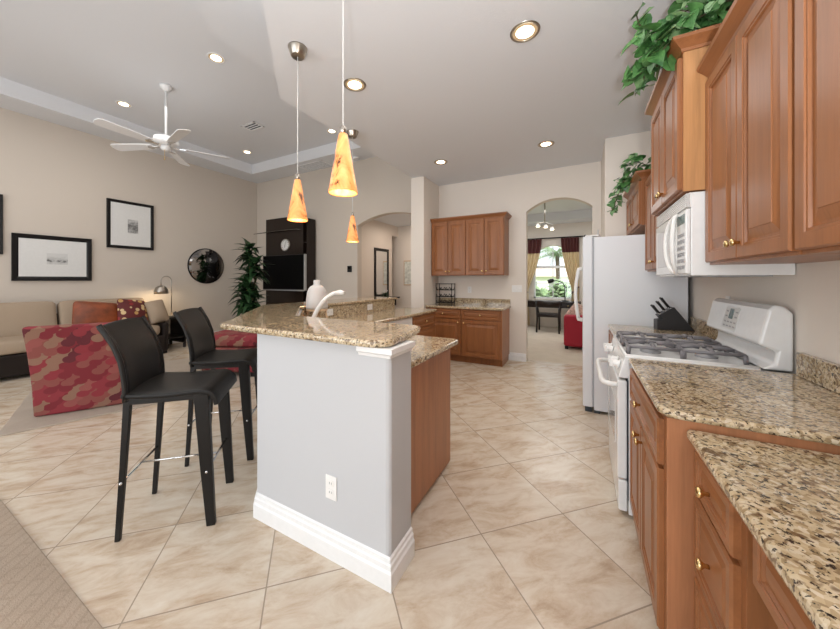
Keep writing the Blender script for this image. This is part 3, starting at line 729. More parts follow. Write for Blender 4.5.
for x in (.08, FW - .05): MB().box(x - .03, x + .03, -.08, -.02, 0, .05).build('foot', DARKG, t, bevel=.004)
t = thing('figurine', 'small white egret figurine standing on top of the refrigerator', 'figurine', (.17, 4.25, 1.781))
MB().lathe([(0, 0), (.03, 0), (.034, .02), (.026, .06), (.012, .09), (.009, .12), (.012, .135), (0, .145)], seg=14).build('body', CERAM, t, True)

# knife block
t = thing('knife_block', 'black slanted knife block holding black-handled knives on the counter by the range', 'knife block', (.70, 3.55, .915), R(6))
# slanted block: leans toward -x
blk = MB()
for_pts = lambda y: [(-.015, y, .0), (.135, y, .0), (-.005, y, .20), (-.115, y, .125)]
blk.loft([for_pts(-.05), for_pts(.05)]); blk.build('block', CHAR, t, bevel=.004)
ft = MB().hexa([(-.125, -.05, 0), (-.02, -.05, 0), (-.02, .05, 0), (-.125, .05, 0), (-.125, -.05, .085), (-.065, -.05, .095), (-.065, .05, .095), (-.125, .05, .085)])
ft.build('foot', CHAR, t, bevel=.003)
ax = Vector((-.14, 0, .2)).normalized()
dirv = Vector((-.57, 0, .82)).normalized()
for i, (f, y) in enumerate(((.15, -.03), (.15, .0), (.15, .03), (.5, -.028), (.5, .012), (.82, -.02), (.82, .02))):
    base = Vector((-.115 + .11 * f, y, .125 + .075 * f))
    ln = .085 + .03 * f
    k_ = MB().tube([base - dirv * .01, base + dirv * ln * .5, base + dirv * ln], [.010, .009, .011], 8, .7).build('knife_handle', BLK, t, True)
    MB().tube([base - dirv * .004, base + dirv * .006], .0115, 8, .75).build('bolster', CHROME, k_, True)

# ------------------------------------------------------------------ leaves on the cabinets
def leaf(m, c, d, up, L_, W_, droop=.25):
    d = d.normalized(); s_ = d.cross(up)
    if s_.length < 1e-3: s_ = d.cross(Vector((1, 0, 0)))
    s_.normalize(); n_ = s_.cross(d)
    prof = [(0, 0), (.02, .30), (.18, .50), (.42, .46), (.70, .26), (1, 0)]
    mid = [c + d * L_ * t_ - n_ * droop * L_ * t_ * t_ for t_, _ in prof]
    for i in range(5):
        for sg in (-1, 1):
            a, b = prof[i], prof[i + 1]
            q = [mid[i], mid[i + 1], mid[i + 1] + s_ * sg * b[1] * W_ + n_ * .12 * W_ * (b[1] > 0), mid[i] + s_ * sg * a[1] * W_ + n_ * .12 * W_ * (a[1] > 0)]
            pts = []
            for p in q:
                if not pts or all((p - r_).length > 1e-5 for r_ in pts): pts.append(p)
            if len(pts) >= 3: m.face(pts)
rnd = random.Random(11)
def ivy(name, label, loc, strands, size, basket=True, mats=(LEAF, LEAF2)):
    t = thing(name, label, 'plant', loc)
    vines = MB(); la = MB(); lb = MB()
    for st in strands:
        pts = [Vector(p) for p in st['pts']]
        vines.tube(pts, .004, 5)
        n = st['n']
        for i in range(n):
            f = (i + rnd.random() * .6) / n * (len(pts) - 1); k = min(int(f), len(pts) - 2); fr_ = f - k
            c = pts[k].lerp(pts[k + 1], fr_)
            sp = st.get('spread', .05)
            c = c + Vector((rnd.uniform(-sp, sp), rnd.uniform(-sp, sp), rnd.uniform(-sp, sp) * .8))
            d = Vector((rnd.uniform(-1, .5), rnd.uniform(-1, .5), rnd.uniform(-.9, .35)))
            up = Vector((-.5 + rnd.uniform(-.5, .5), -.6 + rnd.uniform(-.5, .5), .7))
            L_ = size * rnd.uniform(.75, 1.25)
            leaf(lb if rnd.random() < st.get('pale', .2) else la, c, d, up, L_, L_ * .88, rnd.uniform(.05, .45))
    vines.build('vines', STEM, t, True)
    la.build('leaves', mats[0], t, True); o_ = lb.build('pale_leaves', mats[1], t, True)
    if basket: MB().lathe([(0, 0), (.10, 0), (.13, .11), (.135, .13), (.12, .13), (.1, .05), (0, .04)]).build('basket', BASKET, t, True, loc=basket)
    return t
st = []
def S_(*p, **k): d = dict(pts=[(x - .60, y - 2.40, z - 2.615) for x, y, z in p]); d.update(k); st.append(d)
# over the front crown and down (world positions)
S_((.55, 2.30, 2.68), (.46, 2.24, 2.74), (.38, 2.25, 2.70), (.34, 2.30, 2.62), n=34, spread=.06)
S_((.60, 2.24, 2.70), (.66, 2.19, 2.71), (.55, 2.17, 2.71), (.47, 2.17, 2.68), n=34, spread=.04)
S_((.75, 2.22, 2.72), (.62, 2.20, 2.78), (.52, 2.22, 2.80), (.42, 2.26, 2.78), n=34, spread=.06)
S_((.42, 2.26, 2.73), (.37, 2.30, 2.68), (.345, 2.36, 2.62), (.335, 2.40, 2.57), n=36, spread=.06, pale=.3)
S_((.45, 2.36, 2.71), (.37, 2.40, 2.66), (.335, 2.43, 2.60), (.335, 2.45, 2.55), n=34, spread=.055, pale=.55)
S_((.45, 2.20, 2.68), (.385, 2.21, 2.60), (.37, 2.24, 2.54), n=18, spread=.04)
S_((.42, 2.30, 2.74), (.34, 2.32, 2.80), (.29, 2.33, 2.80), n=7, spread=.02)
S_((.34, 2.32, 2.80), (.30, 2.34, 2.88), (.29, 2.36, 2.97), n=5, spread=.012)
S_((.80, 2.30, 2.80), (.66, 2.26, 2.86), (.52, 2.28, 2.86), n=26, spread=.06)
ivy('potted_ivy', 'large green pothos ivy spilling over the cabinet above the microwave', (.60, 2.40, 2.615), st, .092, (.12, .10, 0))
st = []
def S_(*p, **k): d = dict(pts=[(x - .62, y - 4.20, z - 2.375) for x, y, z in p]); d.update(k); st.append(d)
S_((.62, 4.1, 2.42), (.50, 4.0, 2.48), (.42, 4.0, 2.46), (.38, 4.1, 2.38), n=26, spread=.06)
S_((.60, 3.85, 2.44), (.48, 3.86, 2.52), (.42, 3.90, 2.56), n=24, spread=.06)
S_((.44, 4.05, 2.44), (.37, 4.15, 2.32), (.33, 4.22, 2.20), (.30, 4.27, 2.10), n=20, spread=.045)
S_((.44, 3.95, 2.44), (.38, 4.02, 2.36), (.36, 4.08, 2.28), n=14, spread=.04)
S_((.44, 4.3, 2.44), (.37, 4.38, 2.36), (.34, 4.42, 2.2), n=14, spread=.045)
ivy('potted_ivy', 'smaller trailing green vine on the cabinet over the refrigerator', (.62, 4.20, 2.375), st, .078, (.08, .02, 0))

# dark spiky plant behind the ivy
t = thing('spiky_plant', 'dark green narrow-leaved plant behind the ivy on the tall cabinet', 'plant', (.74, 2.62, 2.615))
MB().lathe([(0, 0), (.06, 0), (.075, .07), (.065, .07), (.05, .03), (0, .03)]).build('pot', BASKET, t, True)
m = MB()
for i in range(34):
    a = rnd.uniform(0, 2 * PI); e = rnd.uniform(.05, .9); L_ = rnd.uniform(.12, .2)
    d = Vector((math.cos(a) * math.cos(e), math.sin(a) * math.cos(e), math.sin(e))); leaf(m, Vector((0, 0, .06)) + d * .03, d, Vector((0, 0, 1)), L_, .022, .35)
m.build('leaves', PALM, t, True)

# ------------------------------------------------------------------ bar stools
def stool(loc, rz, label):
    t = thing('bar_stool', label, 'stool', loc, rz, 'black leather bar stools at the peninsula')
    hw_ = .19; y0, y1 = -.172, .165
    sp = [(-.195, .750), (-.12, .742), (.0, .737), (.10, .742), (.17, .744), (.21, .732), (.236, .70), (.242, .664)]
    m = MB()
    def prof(pp, u):
        f = u * (len(pp) - 1); k = min(int(f), len(pp) - 2); g = f - k
        return pp[k][0] * (1 - g) + pp[k + 1][0] * g, pp[k][1] * (1 - g) + pp[k + 1][1] * g
    m.grid(lambda u, v: (-.215 + .43 * v, *prof(sp, u)), 21, 6); m.build('seat', BLKLEA, t, True, solid=.022, bevel=.004)
    fr_ = MB()
    for sx in (-1, 1): fr_.box(sx * hw_ - .014, sx * hw_ + .014, y0, y1, .70, .732)
    fr_.box(-hw_, hw_, y0 - .012, y0 + .012, .70, .735).box(-hw_, hw_, y1 - .012, y1 + .012, .70, .728); fr_.build('seat_frame', BLKLEA, t, bevel=.004)
    bp = [(-.178, .72), (-.181, .82), (-.196, .92), (-.228, 1.01), (-.270, 1.085), (-.290, 1.118)]
    m = MB(); m.grid(lambda u, v: (-.205 + .41 * v, prof(bp, u)[0] - .018 * math.sin(PI * v), prof(bp, u)[1] - 0.012 * abs(2 * v - 1) ** 3 * u), 16, 10)
    bk = m.build('backrest', BLKLEA, t, True, solid=.02)
    for sx in (-1, 1):
        MB().tube([(sx * .205, *prof(bp, u / 12)) for u in range(13)], .013, 8).build('piping', BLKLEA, bk, True)
    for sx in (-1, 1):
        MB().loft([[(sx * hw_ + a * w2, y0 + dy + b * w3, z) for a, b in ((-1, -1), (1, -1), (1, 1), (-1, 1))] for z, w2, w3, dy in ((0, .0115, .012, -.044), (.004, .0115, .012, -.044), (.35, .0125, .014, -.022), (.74, .0135, .017, 0))]).build('leg', BLKLEA, t, bevel=.006)
        MB().loft([[(sx * hw_ + a * w2, y1 + dy + b * w3, z) for a, b in ((-1, -1), (1, -1), (1, 1), (-1, 1))] for z, w2, w3, dy in ((0, .015, .022, .048), (.004, .015, .022, .048), (.35, .017, .030, .024), (.735, .018, .036, 0))]).build('leg', BLKLEA, t, bevel=.006)
    zs = .30
    MB().tube([(-hw_ - .02, y0 - .026, zs), (hw_ + .02, y0 - .026, zs)], .0065, 8).build('stretcher', CHROME, t, True)
    MB().tube([(-hw_ - .02, y1 + .028, zs), (hw_ + .02, y1 + .028, zs)], .0065, 8).build('stretcher', CHROME, t, True)
    MB().tube([(0, y0 - .026, zs), (0, y1 + .028, zs)], .006, 8).build('stretcher', CHROME, t, True)
    return t
s1 = stool((-2.075, 1.015, 0), R(-46), 'black leather bar stool nearest the camera, fully visible left of the peninsula')
s2 = dup(s1, (-2.46, 1.545, 0), R(-50), 'farther black leather bar stool, partly hidden behind the nearer stool and peninsula')

# ------------------------------------------------------------------ pendants
def pendant(x, y, label, zc=ZK, zb=1.80):
    t = thing('pendant_lamp', label, 'lamp', (x, y, zb), rnd.uniform(0, 6), 'amber glass pendants over the bar')
    MB().lathe([(0, 0), (.046, 0), (.050, .005), (.070, .058), (.072, .066), (0, .066)], (0, 0, zc - .067 - zb)).build('canopy', NICKEL, t, True)
    MB().tube([(0, 0, .34), (0, 0, zc - .05 - zb)], .003, 6).build('cord', MAT_W, t, True)
    MB().lathe([(0, .305), (.017, .305), (.017, .34), (.008, .352), (0, .352)]).build('cap', NICKEL, t, True)
    pr = [(.075, 0), (.0755, .008), (.064, .07), (.0505, .15), (.0385, .22), (.028, .28), (.0225, .305), (.018, .31)]
    m = MB(); m.loft([[(r_ * math.cos(2 * PI * k / 32), r_ * math.sin(2 * PI * k / 32), z) for k in range(32)] for r_, z in pr], cap=False)
    m.build('shade', AMBER, t, True, solid=.004, soff=-1)
    MB().lathe([(0, .08), (.02, .085), (.03, .11), (.026, .14), (.014, .18), (0, .18)]).build('bulb', DLAMP, t, True)
    l = bpy.data.lights.new('pendant_bulb_light', 'POINT'); l.energy = 2.2; l.color = (1, .72, .42); l.shadow_soft_size = .05
    o_ = bpy.data.objects.new('pendant_bulb_light', l); C.objects.link(o_); o_.location = (0, 0, .03); o_.parent = t
    return t
pendant(-1.888, 1.727, 'amber marbled glass pendant in the middle, canopy visible on the ceiling')
pendant(-1.086, 1.297, 'largest amber marbled glass pendant, nearest, over the end of the bar')
pendant(-2.385, 3.02, 'smallest and farthest amber glass pendant, before the left arch')

# ------------------------------------------------------------------ recessed lights, vents
def downlight(x, y, z, label, power, grp, r_=.085):
    t = thing('recessed_light', label, 'light', (x, y, z), 0, grp)
    m = MB(); m.loft([[(a * math.cos(2 * PI * k / 28), a * math.sin(2 * PI * k / 28), h) for k in range(28)] for a, h in ((r_ * 1.2, -.001), (r_ * 1.17, -.006), (r_, -.006), (r_, -.001))], cap=False)
    m.build('trim_ring', NICKEL if z < 3.5 else TRIMW, t, True)
    MB().lathe([(0, -.0015), (r_, -.0015), (r_, -.003), (0, -.003)], seg=28).build('baffle', BAFFLE, t)
    MB().lathe([(0, -.004), (r_ * .72, -.004), (r_ * .5, -.012), (0, -.018)], seg=24).build('bulb', LAMP, t, True)
    l = bpy.data.lights.new('recessed_spot', 'SPOT'); l.energy = power; l.color = (1, .86, .68); l.spot_size = R(120); l.spot_blend = .8; l.shadow_soft_size = .06
    o_ = bpy.data.objects.new('recessed_spot', l); C.objects.link(o_); o_.location = (0, 0, -.03); o_.parent = t
KL, GL = 'recessed lights in the kitchen ceiling', 'recessed lights in the great room tray'
downlight(-.35, 2.39, ZK, 'largest lit recessed light, near the ivy side of the kitchen ceiling', 14, KL)
downlight(-1.79, 2.30, ZK, 'lit recessed light beside the cord of the largest pendant', 14, KL)
downlight(-1.84, 4.43, ZK, 'lit recessed light in front of the far wall cabinet', 14, KL)
downlight(-.40, 4.50, ZK, 'lit recessed light before the right-hand arch', 14, KL)
downlight(-4.04, 2.375, ZT, 'lit recessed light between ceiling fan and first pendant', 14, GL)
downlight(-6.39, 2.29, ZT, 'lit recessed light left of the ceiling fan', 14, GL)
downlight(-6.42, 4.45, ZT, 'small lit recessed light right of the fan near the tray corner', 14, GL)
downlight(-4.11, 4.59, ZT, 'lit recessed light seen right beside the tip of the largest pendant', 14, GL)
def vent(x, y, z, w_, d_, label):
    t = thing('ceiling_vent', label, 'vent', (x, y, z))
    m = MB(); m.box(-w_ / 2, w_ / 2, -d_ / 2, -d_ / 2 + .025, -.012, -.001).box(-w_ / 2, w_ / 2, d_ / 2 - .025, d_ / 2, -.012, -.001).box(-w_ / 2, -w_ / 2 + .025, -d_ / 2, d_ / 2, -.012, -.001).box(w_ / 2 - .025, w_ / 2, -d_ / 2, d_ / 2, -.012, -.001)
    m.build('frame', TRIMW, t)
    MB().box(-w_ / 2, w_ / 2, -d_ / 2, d_ / 2, -.002, -.001).build('backing', DARKG, t)
    m = MB(); n = int(d_ / .045)
    for i in range(n):
        y_ = -d_ / 2 + (i + .5) * d_ / n; m.hexa([(-w_ / 2, y_ - .004, -.004), (w_ / 2, y_ - .004, -.004), (w_ / 2, y_ + .0, -.003), (-w_ / 2, y_ + .0, -.003), (-w_ / 2, y_ + .006, -.013), (w_ / 2, y_ + .006, -.013), (w_ / 2, y_ + .01, -.012), (-w_ / 2, y_ + .01, -.012)])
    m.build('louvres', TRIMW, t)
vent(-5.25, 3.75, ZT, .36, .22, 'small air vent in the tray ceiling right of the fan')
vent(-5.25, 5.30, ZS, .75, .36, 'wide return grille in the soffit above the media panel')
t = thing('smoke_detector', 'round white smoke detector on the soffit near the left arch', 'detector', (-4.15, 5.36, ZS))
MB().lathe([(0, -.001), (.07, -.001), (.07, -.02), (.055, -.036), (0, -.038)]).build('cover', TRIMW, t, True)

# ------------------------------------------------------------------ ceiling fan
t = thing('ceiling_fan', 'white five-blade ceiling fan hanging from the tray ceiling', 'fan', (-5.26, 2.37, 3.28))
MB().lathe([(0, .87), (.075, .87), (.075, .84), (.03, .79), (0, .79)]).build('canopy', TRIMW, t, True)
MB().tube([(0, 0, .12), (0, 0, .80)], .016, 10).build('downrod', TRIMW, t, True)
MB().lathe([(0, .14), (.06, .135), (.145, .11), (.155, .05), (.14, .02), (.09, .0), (0, .0)], seg=32).build('motor', TRIMW, t, True)
MB().lathe([(0, 0), (.06, 0), (.065, -.04), (.04, -.07), (0, -.075)], seg=24).build('switch_housing', TRIMW, t, True)
MB().tube([(.03, -.03, -.05), (.03, -.03, -.19)], .003, 6).lathe([(0, -.22), (.008, -.215), (.008, -.195), (0, -.19)], (.03, -.03, 0), 10).build('pull_chain', BRASS, t)
for a in (-155, -83, -10, 64, 137):
    bl = MB()
    outl = [(.19, -.055), (.40, -.07), (.76, -.082), (.80, -.06), (.815, 0), (.80, .06), (.76, .082), (.40, .07), (.19, .055)]
    bl.prism(outl, -.004, .004, Matrix.Rotation(R(a), 4, 'Z') @ Matrix.Translation((0, 0, .0)) @ Matrix.Rotation(R(13), 4, 'X'))
    b_ = bl.build('blade', TRIMW, t)
    MB().prism([(.10, -.02), (.16, -.015), (.24, -.045), (.27, 0), (.24, .045), (.16, .015), (.10, .02)], -.014, -.006, Matrix.Rotation(R(a), 4, 'Z') @ Matrix.Rotation(R(13), 4, 'X')).build('blade_bracket', CHROME, b_)

# ------------------------------------------------------------------ left wall pictures and mirror
def framed(name, label, y0, y1, z0, z1, fw, py0, py1, pz0, pz1, prm, group=None):
    t = thing(name, label, 'picture', (XL, (y0 + y1) / 2, (z0 + z1) / 2), R(90), group)   # local x -> +Y, front is local -Y -> +X
    w_, h_ = y1 - y0, z1 - z0
    lv = [(0, .04), (0, .008), (.006, 0), (fw * .7, .006), (fw, .018)]
    rings = [[(-w_ / 2 + i_, -.045 + d, -h_ / 2 + i_), (w_ / 2 - i_, -.045 + d, -h_ / 2 + i_), (w_ / 2 - i_, -.045 + d, h_ / 2 - i_), (-w_ / 2 + i_, -.045 + d, h_ / 2 - i_)] for i_, d in lv]
    MB().loft(rings, cap=False).build('frame', BLK, t)
    mt = MB().box(-w_ / 2 + fw - .01, w_ / 2 - fw + .01, -.028, -.004, -h_ / 2 + fw - .01, h_ / 2 - fw + .01).build('mat_board', MAT_W, t)
    o_ = MB().box(-.5 * (py1 - py0), .5 * (py1 - py0), -.002, .002, -.5 * (pz1 - pz0), .5 * (pz1 - pz0)).build('print', prm, t, loc=((py0 + py1) / 2 - (y0 + y1) / 2, -.029, (pz0 + pz1) / 2 - (z0 + z1) / 2))
    return t
WG = 'black framed prints on the left wall'
framed('framed_picture', 'wide black-framed landscape print, lower left of the two full pictures', 1.357, 2.259, 1.333, 2.064, .07, 1.72, 1.96, 1.60, 1.78, PRINT1, WG)
framed('framed_picture', 'square black-framed print hung higher, right of the wide landscape print', 2.465, 3.189, 1.94, 2.84, .055, 2.77, 2.93, 2.24, 2.50, PRINT2, WG)
framed('framed_picture', 'black picture frame cut off by the left edge of the photo', .60, 1.275, 1.73, 2.62, .06, .88, 1.02, 2.0, 2.3, PRINT2, WG)
t = thing('round_mirror', 'round dark mirror on the left wall above the arc lamp', 'mirror', (XL, 4.235, 1.665), R(90))
MB().lathe([(0, .0), (.405, 0), (.405, .018), (.39, .024), (0, .024)], seg=48, M=Matrix.Rotation(R(90), 4, 'X')).build('backing', BLK, t)
MB().lathe([(.385, .020), (.385, .026), (.34, .036), (.27, .048), (.18, .059), (.09, .065), (0.002, .067)], seg=48, M=Matrix.Rotation(R(90), 4, 'X')).build('glass', DMIRROR, t)

# ------------------------------------------------------------------ sofa
def cushion(name, w_, d_, h_, mat, parent, loc, rot=(0, 0, 0), puff=.25):
    m = MB(); m.box(-w_ / 2, w_ / 2, -d_ / 2, d_ / 2, -h_ / 2, h_ / 2)
    bmesh.ops.subdivide_edges(m.bm, edges=m.bm.edges, cuts=5, use_grid_fill=True)
    for v in m.bm.verts:
        x, y, z = v.co.x / (w_ / 2), v.co.y / (d_ / 2), v.co.z / (h_ / 2)
        k = (1 - abs(x) ** 3) * (1 - abs(y) ** 3)
        v.co.z *= (1 - puff) + puff * 1.25 * max(0, k)
        e = max(abs(x), abs(y), abs(z))
        v.co.x *= 1 - .03 * abs(z) ** 2; v.co.y *= 1 - .03 * abs(z) ** 2
    return m.build(name, mat, parent, True, sub=1, loc=loc, rot=rot)
t = thing('sofa', 'long beige sofa with dark base along the left wall', 'sofa', (XL + .06, 3.02, 0), R(90))   # local x -> +Y? fronts face +X
# rotation +90: local x -> +Y, local -y -> +X
LS = 3.6
MB().box(-LS, .0, -.86, -.02, .05, .34).build('base', SOFAB, t, bevel=.02)
MB().box(-LS, .0, -.10, .0, .34, .80).build('back_frame', SOFAB, t, bevel=.03)
MB().box(-.06, .04, -.86, -.02, .05, .56).build('arm', SOFAB, t, bevel=.03)
for x in (-LS + .1, -.02):
    for y in (-.82, -.08): MB().box(x - .03, x + .03, y - .03, y + .03, 0, .05).build('foot', BLK, t)
for i in range(3):
    x = -.08 - .58 - i * 1.17
    cushion('seat_cushion', 1.16, .80, .20, SOFAF, t, (x, -.48, .44), puff=.12)
    cushion('back_cushion', 1.15, .54, .22, SOFAF, t, (x, -.23, .745), (R(76), 0, 0), puff=.22)
PG = 'throw pillows at the right end of the sofa'
def pillow(label, w_, h_, d_, mat, loc, rot, puff=.5):
    t = thing('throw_pillow', label, 'pillow', loc, 0, PG)
    return cushion('cover', w_, h_, d_, mat, t, (0, 0, 0), rot, puff)
pillow('rust orange silk throw pillow leaning on the beige sofa back', .56, .46, .14, ORANGE, (-6.90, 2.12, .775), (R(64), R(8), R(86)), .75)
pillow('dark red throw pillow with tan dots on the sofa', .44, .46, .14, DOTS, (-6.88, 2.59, .785), (R(66), R(9), R(94)), .75)
pillow('plump beige cushion at the right end of the sofa by the side table', .30, .42, .24, SOFAF, (-6.90, 2.95, .755), (R(72), R(-8), R(97)), .45)

# side table and arc lamp
t = thing('side_table', 'black side table carrying the arc lamp beside the sofa', 'table', (-7.24, 3.29, 0), R(90))
MB().box(-.19, .21, -.27, .30, .58, .62).build('tabletop', BLK, t, bevel=.004)
MB().box(-.19, -.165, -.27, .30, .08, .58).build('side_panel', BLK, t)
MB().box(.185, .21, -.27, .30, .08, .58).build('side_panel', BLK, t)
MB().box(-.165, .185, -.25, .29, .20, .225).build('shelf', BLK, t)
for x in (-.165, .185):
    for y in (-.25, .28): MB().box(x - .02, x + .02, y - .02, y + .02, 0, .1).build('leg', BLK, t)
t = thing('arc_lamp', 'brushed nickel arc table lamp with dome shade, lit, beside the sofa', 'lamp', (-7.20, 3.34, .62))
MB().lathe([(0, 0), (.09, 0), (.09, .018), (.02, .026), (0, .026)]).build('base', NICKEL, t, True)
ap = [(0, 0, .02), (0, 0, .62)] + [(0, -.09 + .09 * math.cos(a), .71 + .09 * math.sin(a)) for a in [PI * k / 10 for k in range(11)]] + [(0, -.18, .60)]
MB().tube(ap, .009, 8).build('stem', NICKEL, t, True)
m = MB(); m.loft([[(r_ * math.cos(2 * PI * k / 28), -.18 + r_ * math.sin(2 * PI * k / 28), z) for k in range(28)] for r_, z in ((.02, .615), (.055, .605), (.09, .575), (.11, .52), (.114, .455))], cap=False)
m.build('dome_shade', NICKEL, t, True, solid=.004)
MB().lathe([(0, .47), (.03, .48), (.034, .51), (.015, .55), (0, .55)], (0, -.18, 0), 16).build('bulb', DLAMP, t, True)
l = bpy.data.lights.new('arc_lamp_light', 'POINT'); l.energy = 7; l.color = (1, .78, .5); l.shadow_soft_size = .04
lo = bpy.data.objects.new('arc_lamp_light', l); C.objects.link(lo); lo.parent = t; lo.location = (0, -.18, .44)

# ------------------------------------------------------------------ red armchair and ottoman
t = thing('armchair', 'armless red and tan patterned chair with its back to the camera', 'chair', (-4.43, 1.33, 0.014), R(61))
# local x along the back (width), local +y = facing
AW = .46
bk = MB()
rings = []
for z, y, th, ww in ((.004, .0, .12, .42), (.30, -.01, .13, .43), (.60, -.05, .13, .445), (.80, -.10, .12, .455), (.875, -.12, .10, .46), (.895, -.12, .05, .45)):
    rings.append([(-ww, y, z), (-ww * .5, y - .012, z), (0, y - .016, z), (ww * .5, y - .012, z), (ww, y, z), (ww, y + th, z), (0, y + th, z), (-ww, y + th, z)])
bk.loft(rings); bk.build('backrest', RED, t, False, bevel=.02, seg=3)
MB().box(-.43, .43, .121, .72, .10, .30).build('seat_base', RED, t, bevel=.02)
cushion('seat_cushion', .86, .64, .17, RED, t, (0, .44, .38), puff=.2)
for x in (-.38, .38):
    for y in (.20, .66): MB().box(x - .025, x + .025, y - .025, y + .025, -.0, .10).build('leg', BLK, t)
t = thing('ottoman', 'red patterned ottoman beyond the farther bar stool, half hidden by the bar top', 'ottoman', (-4.42, 3.02, .014), R(25))
MB().box(-.40, .40, -.40, .40, .06, .40).build('base', RED, t, bevel=.04, seg=3)
cushion('top_cushion', .80, .80, .20, RED, t, (0, 0, .49), puff=.2)
for x in (-.33, .33):
    for y in (-.33, .33): MB().box(x - .03, x + .03, y - .03, y + .03, 0, .07).build('foot', BLK, t)

# ------------------------------------------------------------------ media wall
YM = 5.25
t = thing('media_panel', 'tall espresso wood media wall panel with side shelves behind the television', 'shelving', (-6.84, YM, 0))
MB().box(0, 1.26, 0.0, .05, .1, 2.83).build('back_panel', ESP, t, bevel=.003)
tw = MB(); tw.box(1.262, 1.28, .0, .26, 0, 2.75).box(1.385, 1.40, .0, .26, 0, 2.75).box(1.28, 1.385, .24, .26, 0, 2.75)
tw.build('tower', ESP, t)
for z in (.02, .45, .82, 1.16, 1.50, 1.84, 2.2, 2.73): MB().box(1.28, 1.385, .005, .24, z, z + .018).build('shelf', ESP, t)
MB().box(-.05, 1.26, -.16, .27, .0, .48).build('console', ESP, t, bevel=.004)
MB().box(.45, .80, -.02, .0, 1.2, 1.6).build('screen_mount', BLK, t)
gs = MB().prism([(-.46, -.01), (-.1, -.06), (.6, -.10), (1.15, -.07), (1.2, -.01)], 2.50, 2.512).build('glass_shelf', SGLASS, t)
t = thing('television', 'flat black television with silver edge on the dark media panel', 'television', (-6.11, YM - .08, 1.515))
MB().box(-.70, .70, -.03, .05, -.41, .41).build('casing', BLK, t, bevel=.006)
MB().box(-.685, .68, -.033, -.028, -.375, .395).build('screen', SCREEN, t)
MB().box(.685, .71, -.034, .03, -.41, .41).build('side_bezel', SILVER, t, bevel=.003)
MB().box(-.70, .70, -.034, .0, -.42, -.395).build('bottom_bezel', GREYP, t, bevel=.003)
t = thing('wall_clock', 'small round white clock on the dark panel above the television', 'clock', (-6.13, YM, 2.17))
MX = Matrix.Rotation(R(90), 4, 'X')
MB().lathe([(0, 0), (.145, 0), (.145, .025), (.13, .032), (.126, .022), (0, .022)], seg=32, M=MX).build('case', NICKEL, t, True)
fc = MB().lathe([(0, .022), (.128, .022), (.128, .024), (0, .024)], seg=32, M=MX).build('dial', MAT_W, t)
tk = MB()
for i in range(12):
    a = i * PI / 6; tk.box(-.004, .004, -.026, -.024, .10, .12, Matrix.Rotation(a, 4, 'Y'))
tk.build('hour_marks', BLK, fc)
MB().box(-.005, .005, -.0275, -.0262, -.01, .065, Matrix.Rotation(R(200), 4, 'Y')).build('hour_hand', BLK, fc)
MB().box(-.003, .003, -.029, -.0277, -.01, .1, Matrix.Rotation(R(25), 4, 'Y')).build('minute_hand', BLK, fc)

# tall plant in the corner
t = thing('potted_dracaena', 'tall dark green leafy plant in the corner left of the television', 'plant', (-6.47, 4.55, 0))
MB().lathe([(0, 0), (.15, 0), (.20, .36), (.205, .40), (.18, .40), (.16, .34), (0, .34)]).build('pot', BLK, t, True)
m = MB(); lm = MB()
for k, (bx, by, h_) in enumerate(((0, 0, 2.05), (.08, .05, 1.70), (-.07, .04, 1.50), (.03, -.08, 1.25), (-.05, -.06, 1.0), (.10, -.03, .95))):
    m.tube([(bx * .4, by * .4, .33), (bx, by, h_ * .6), (bx * 1.3, by * 1.3, h_)], .014, 7)
    for tier in range(4):
        zc = h_ - tier * .10
        for i in range(12 if tier < 2 else 10):
            a = rnd.uniform(0, 2 * PI); e = rnd.uniform(-.35, .95) if tier else rnd.uniform(.1, 1.3)
            d = Vector((math.cos(a) * math.cos(e), math.sin(a) * math.cos(e), math.sin(e)))
            leaf(lm, Vector((bx * 1.3, by * 1.3, zc)), d, Vector((0, 0, 1)), rnd.uniform(.24, .36), .15, rnd.uniform(.35, .8))
m.build('canes', STEM, t, True); lm.build('leaves', PALM, t, True)

t = thing('thermostat', 'small black thermostat on the wall left of the left arch', 'thermostat', (-4.455, YB, 1.585))
MB().box(-.06, .06, -.025, 0, -.07, .07).build('housing', BLK, t, bevel=.012); MB().box(-.035, .035, -.027, -.024, .0, .045).build('display', SCREEN, t)

# ------------------------------------------------------------------ hall
t = thing('hall_mirror', 'tall black-framed mirror on the hall wall through the left arch', 'mirror', (-4.35, 6.64, 1.52), R(90))
rings = [[(-.315 + i_, -.03 + d, -.60 + i_), (.315 - i_, -.03 + d, -.60 + i_), (.315 - i_, -.03 + d, .60 - i_), (-.315 + i_, -.03 + d, .60 - i_)] for i_, d in ((0, .03), (0, 0), (.06, .0), (.07, .012))]
MB().loft(rings, cap=False).build('frame', BLK, t)
MB().box(-.25, .25, -.019, -.005, -.54, .54).build('glass', MIRROR, t)
t = thing('console_shelf', 'dark wall shelf under the hall mirror', 'shelf', (-4.35, 6.72, .875), R(90))
MB().box(-.40, .40, -.26, 0, 0, .04).build('board', BLK, t, bevel=.003)
MB().box(-.32, -.28, -.2, 0, -.18, 0).box(.28, .32, -.2, 0, -.18, 0).build('bracket', BLK, t)
t = thing('potted_plant', 'tiny dark plant with white flowers on the hall shelf', 'plant', (-4.17, 6.55, .916))
MB().lathe([(0, 0), (.04, 0), (.05, .07), (.04, .07), (0, .06)], seg=16).build('pot', BLK, t, True)
m = MB()
for i in range(22):
    a = rnd.uniform(0, 6.28); e = rnd.uniform(0, 1.2); d = Vector((math.cos(a) * math.cos(e), math.sin(a) * math.cos(e), math.sin(e))); leaf(m, Vector((0, 0, .06)), d, Vector((0, 0, 1)), .12, .05, .4)
m.build('leaves', PALM, t, True)
m = MB()
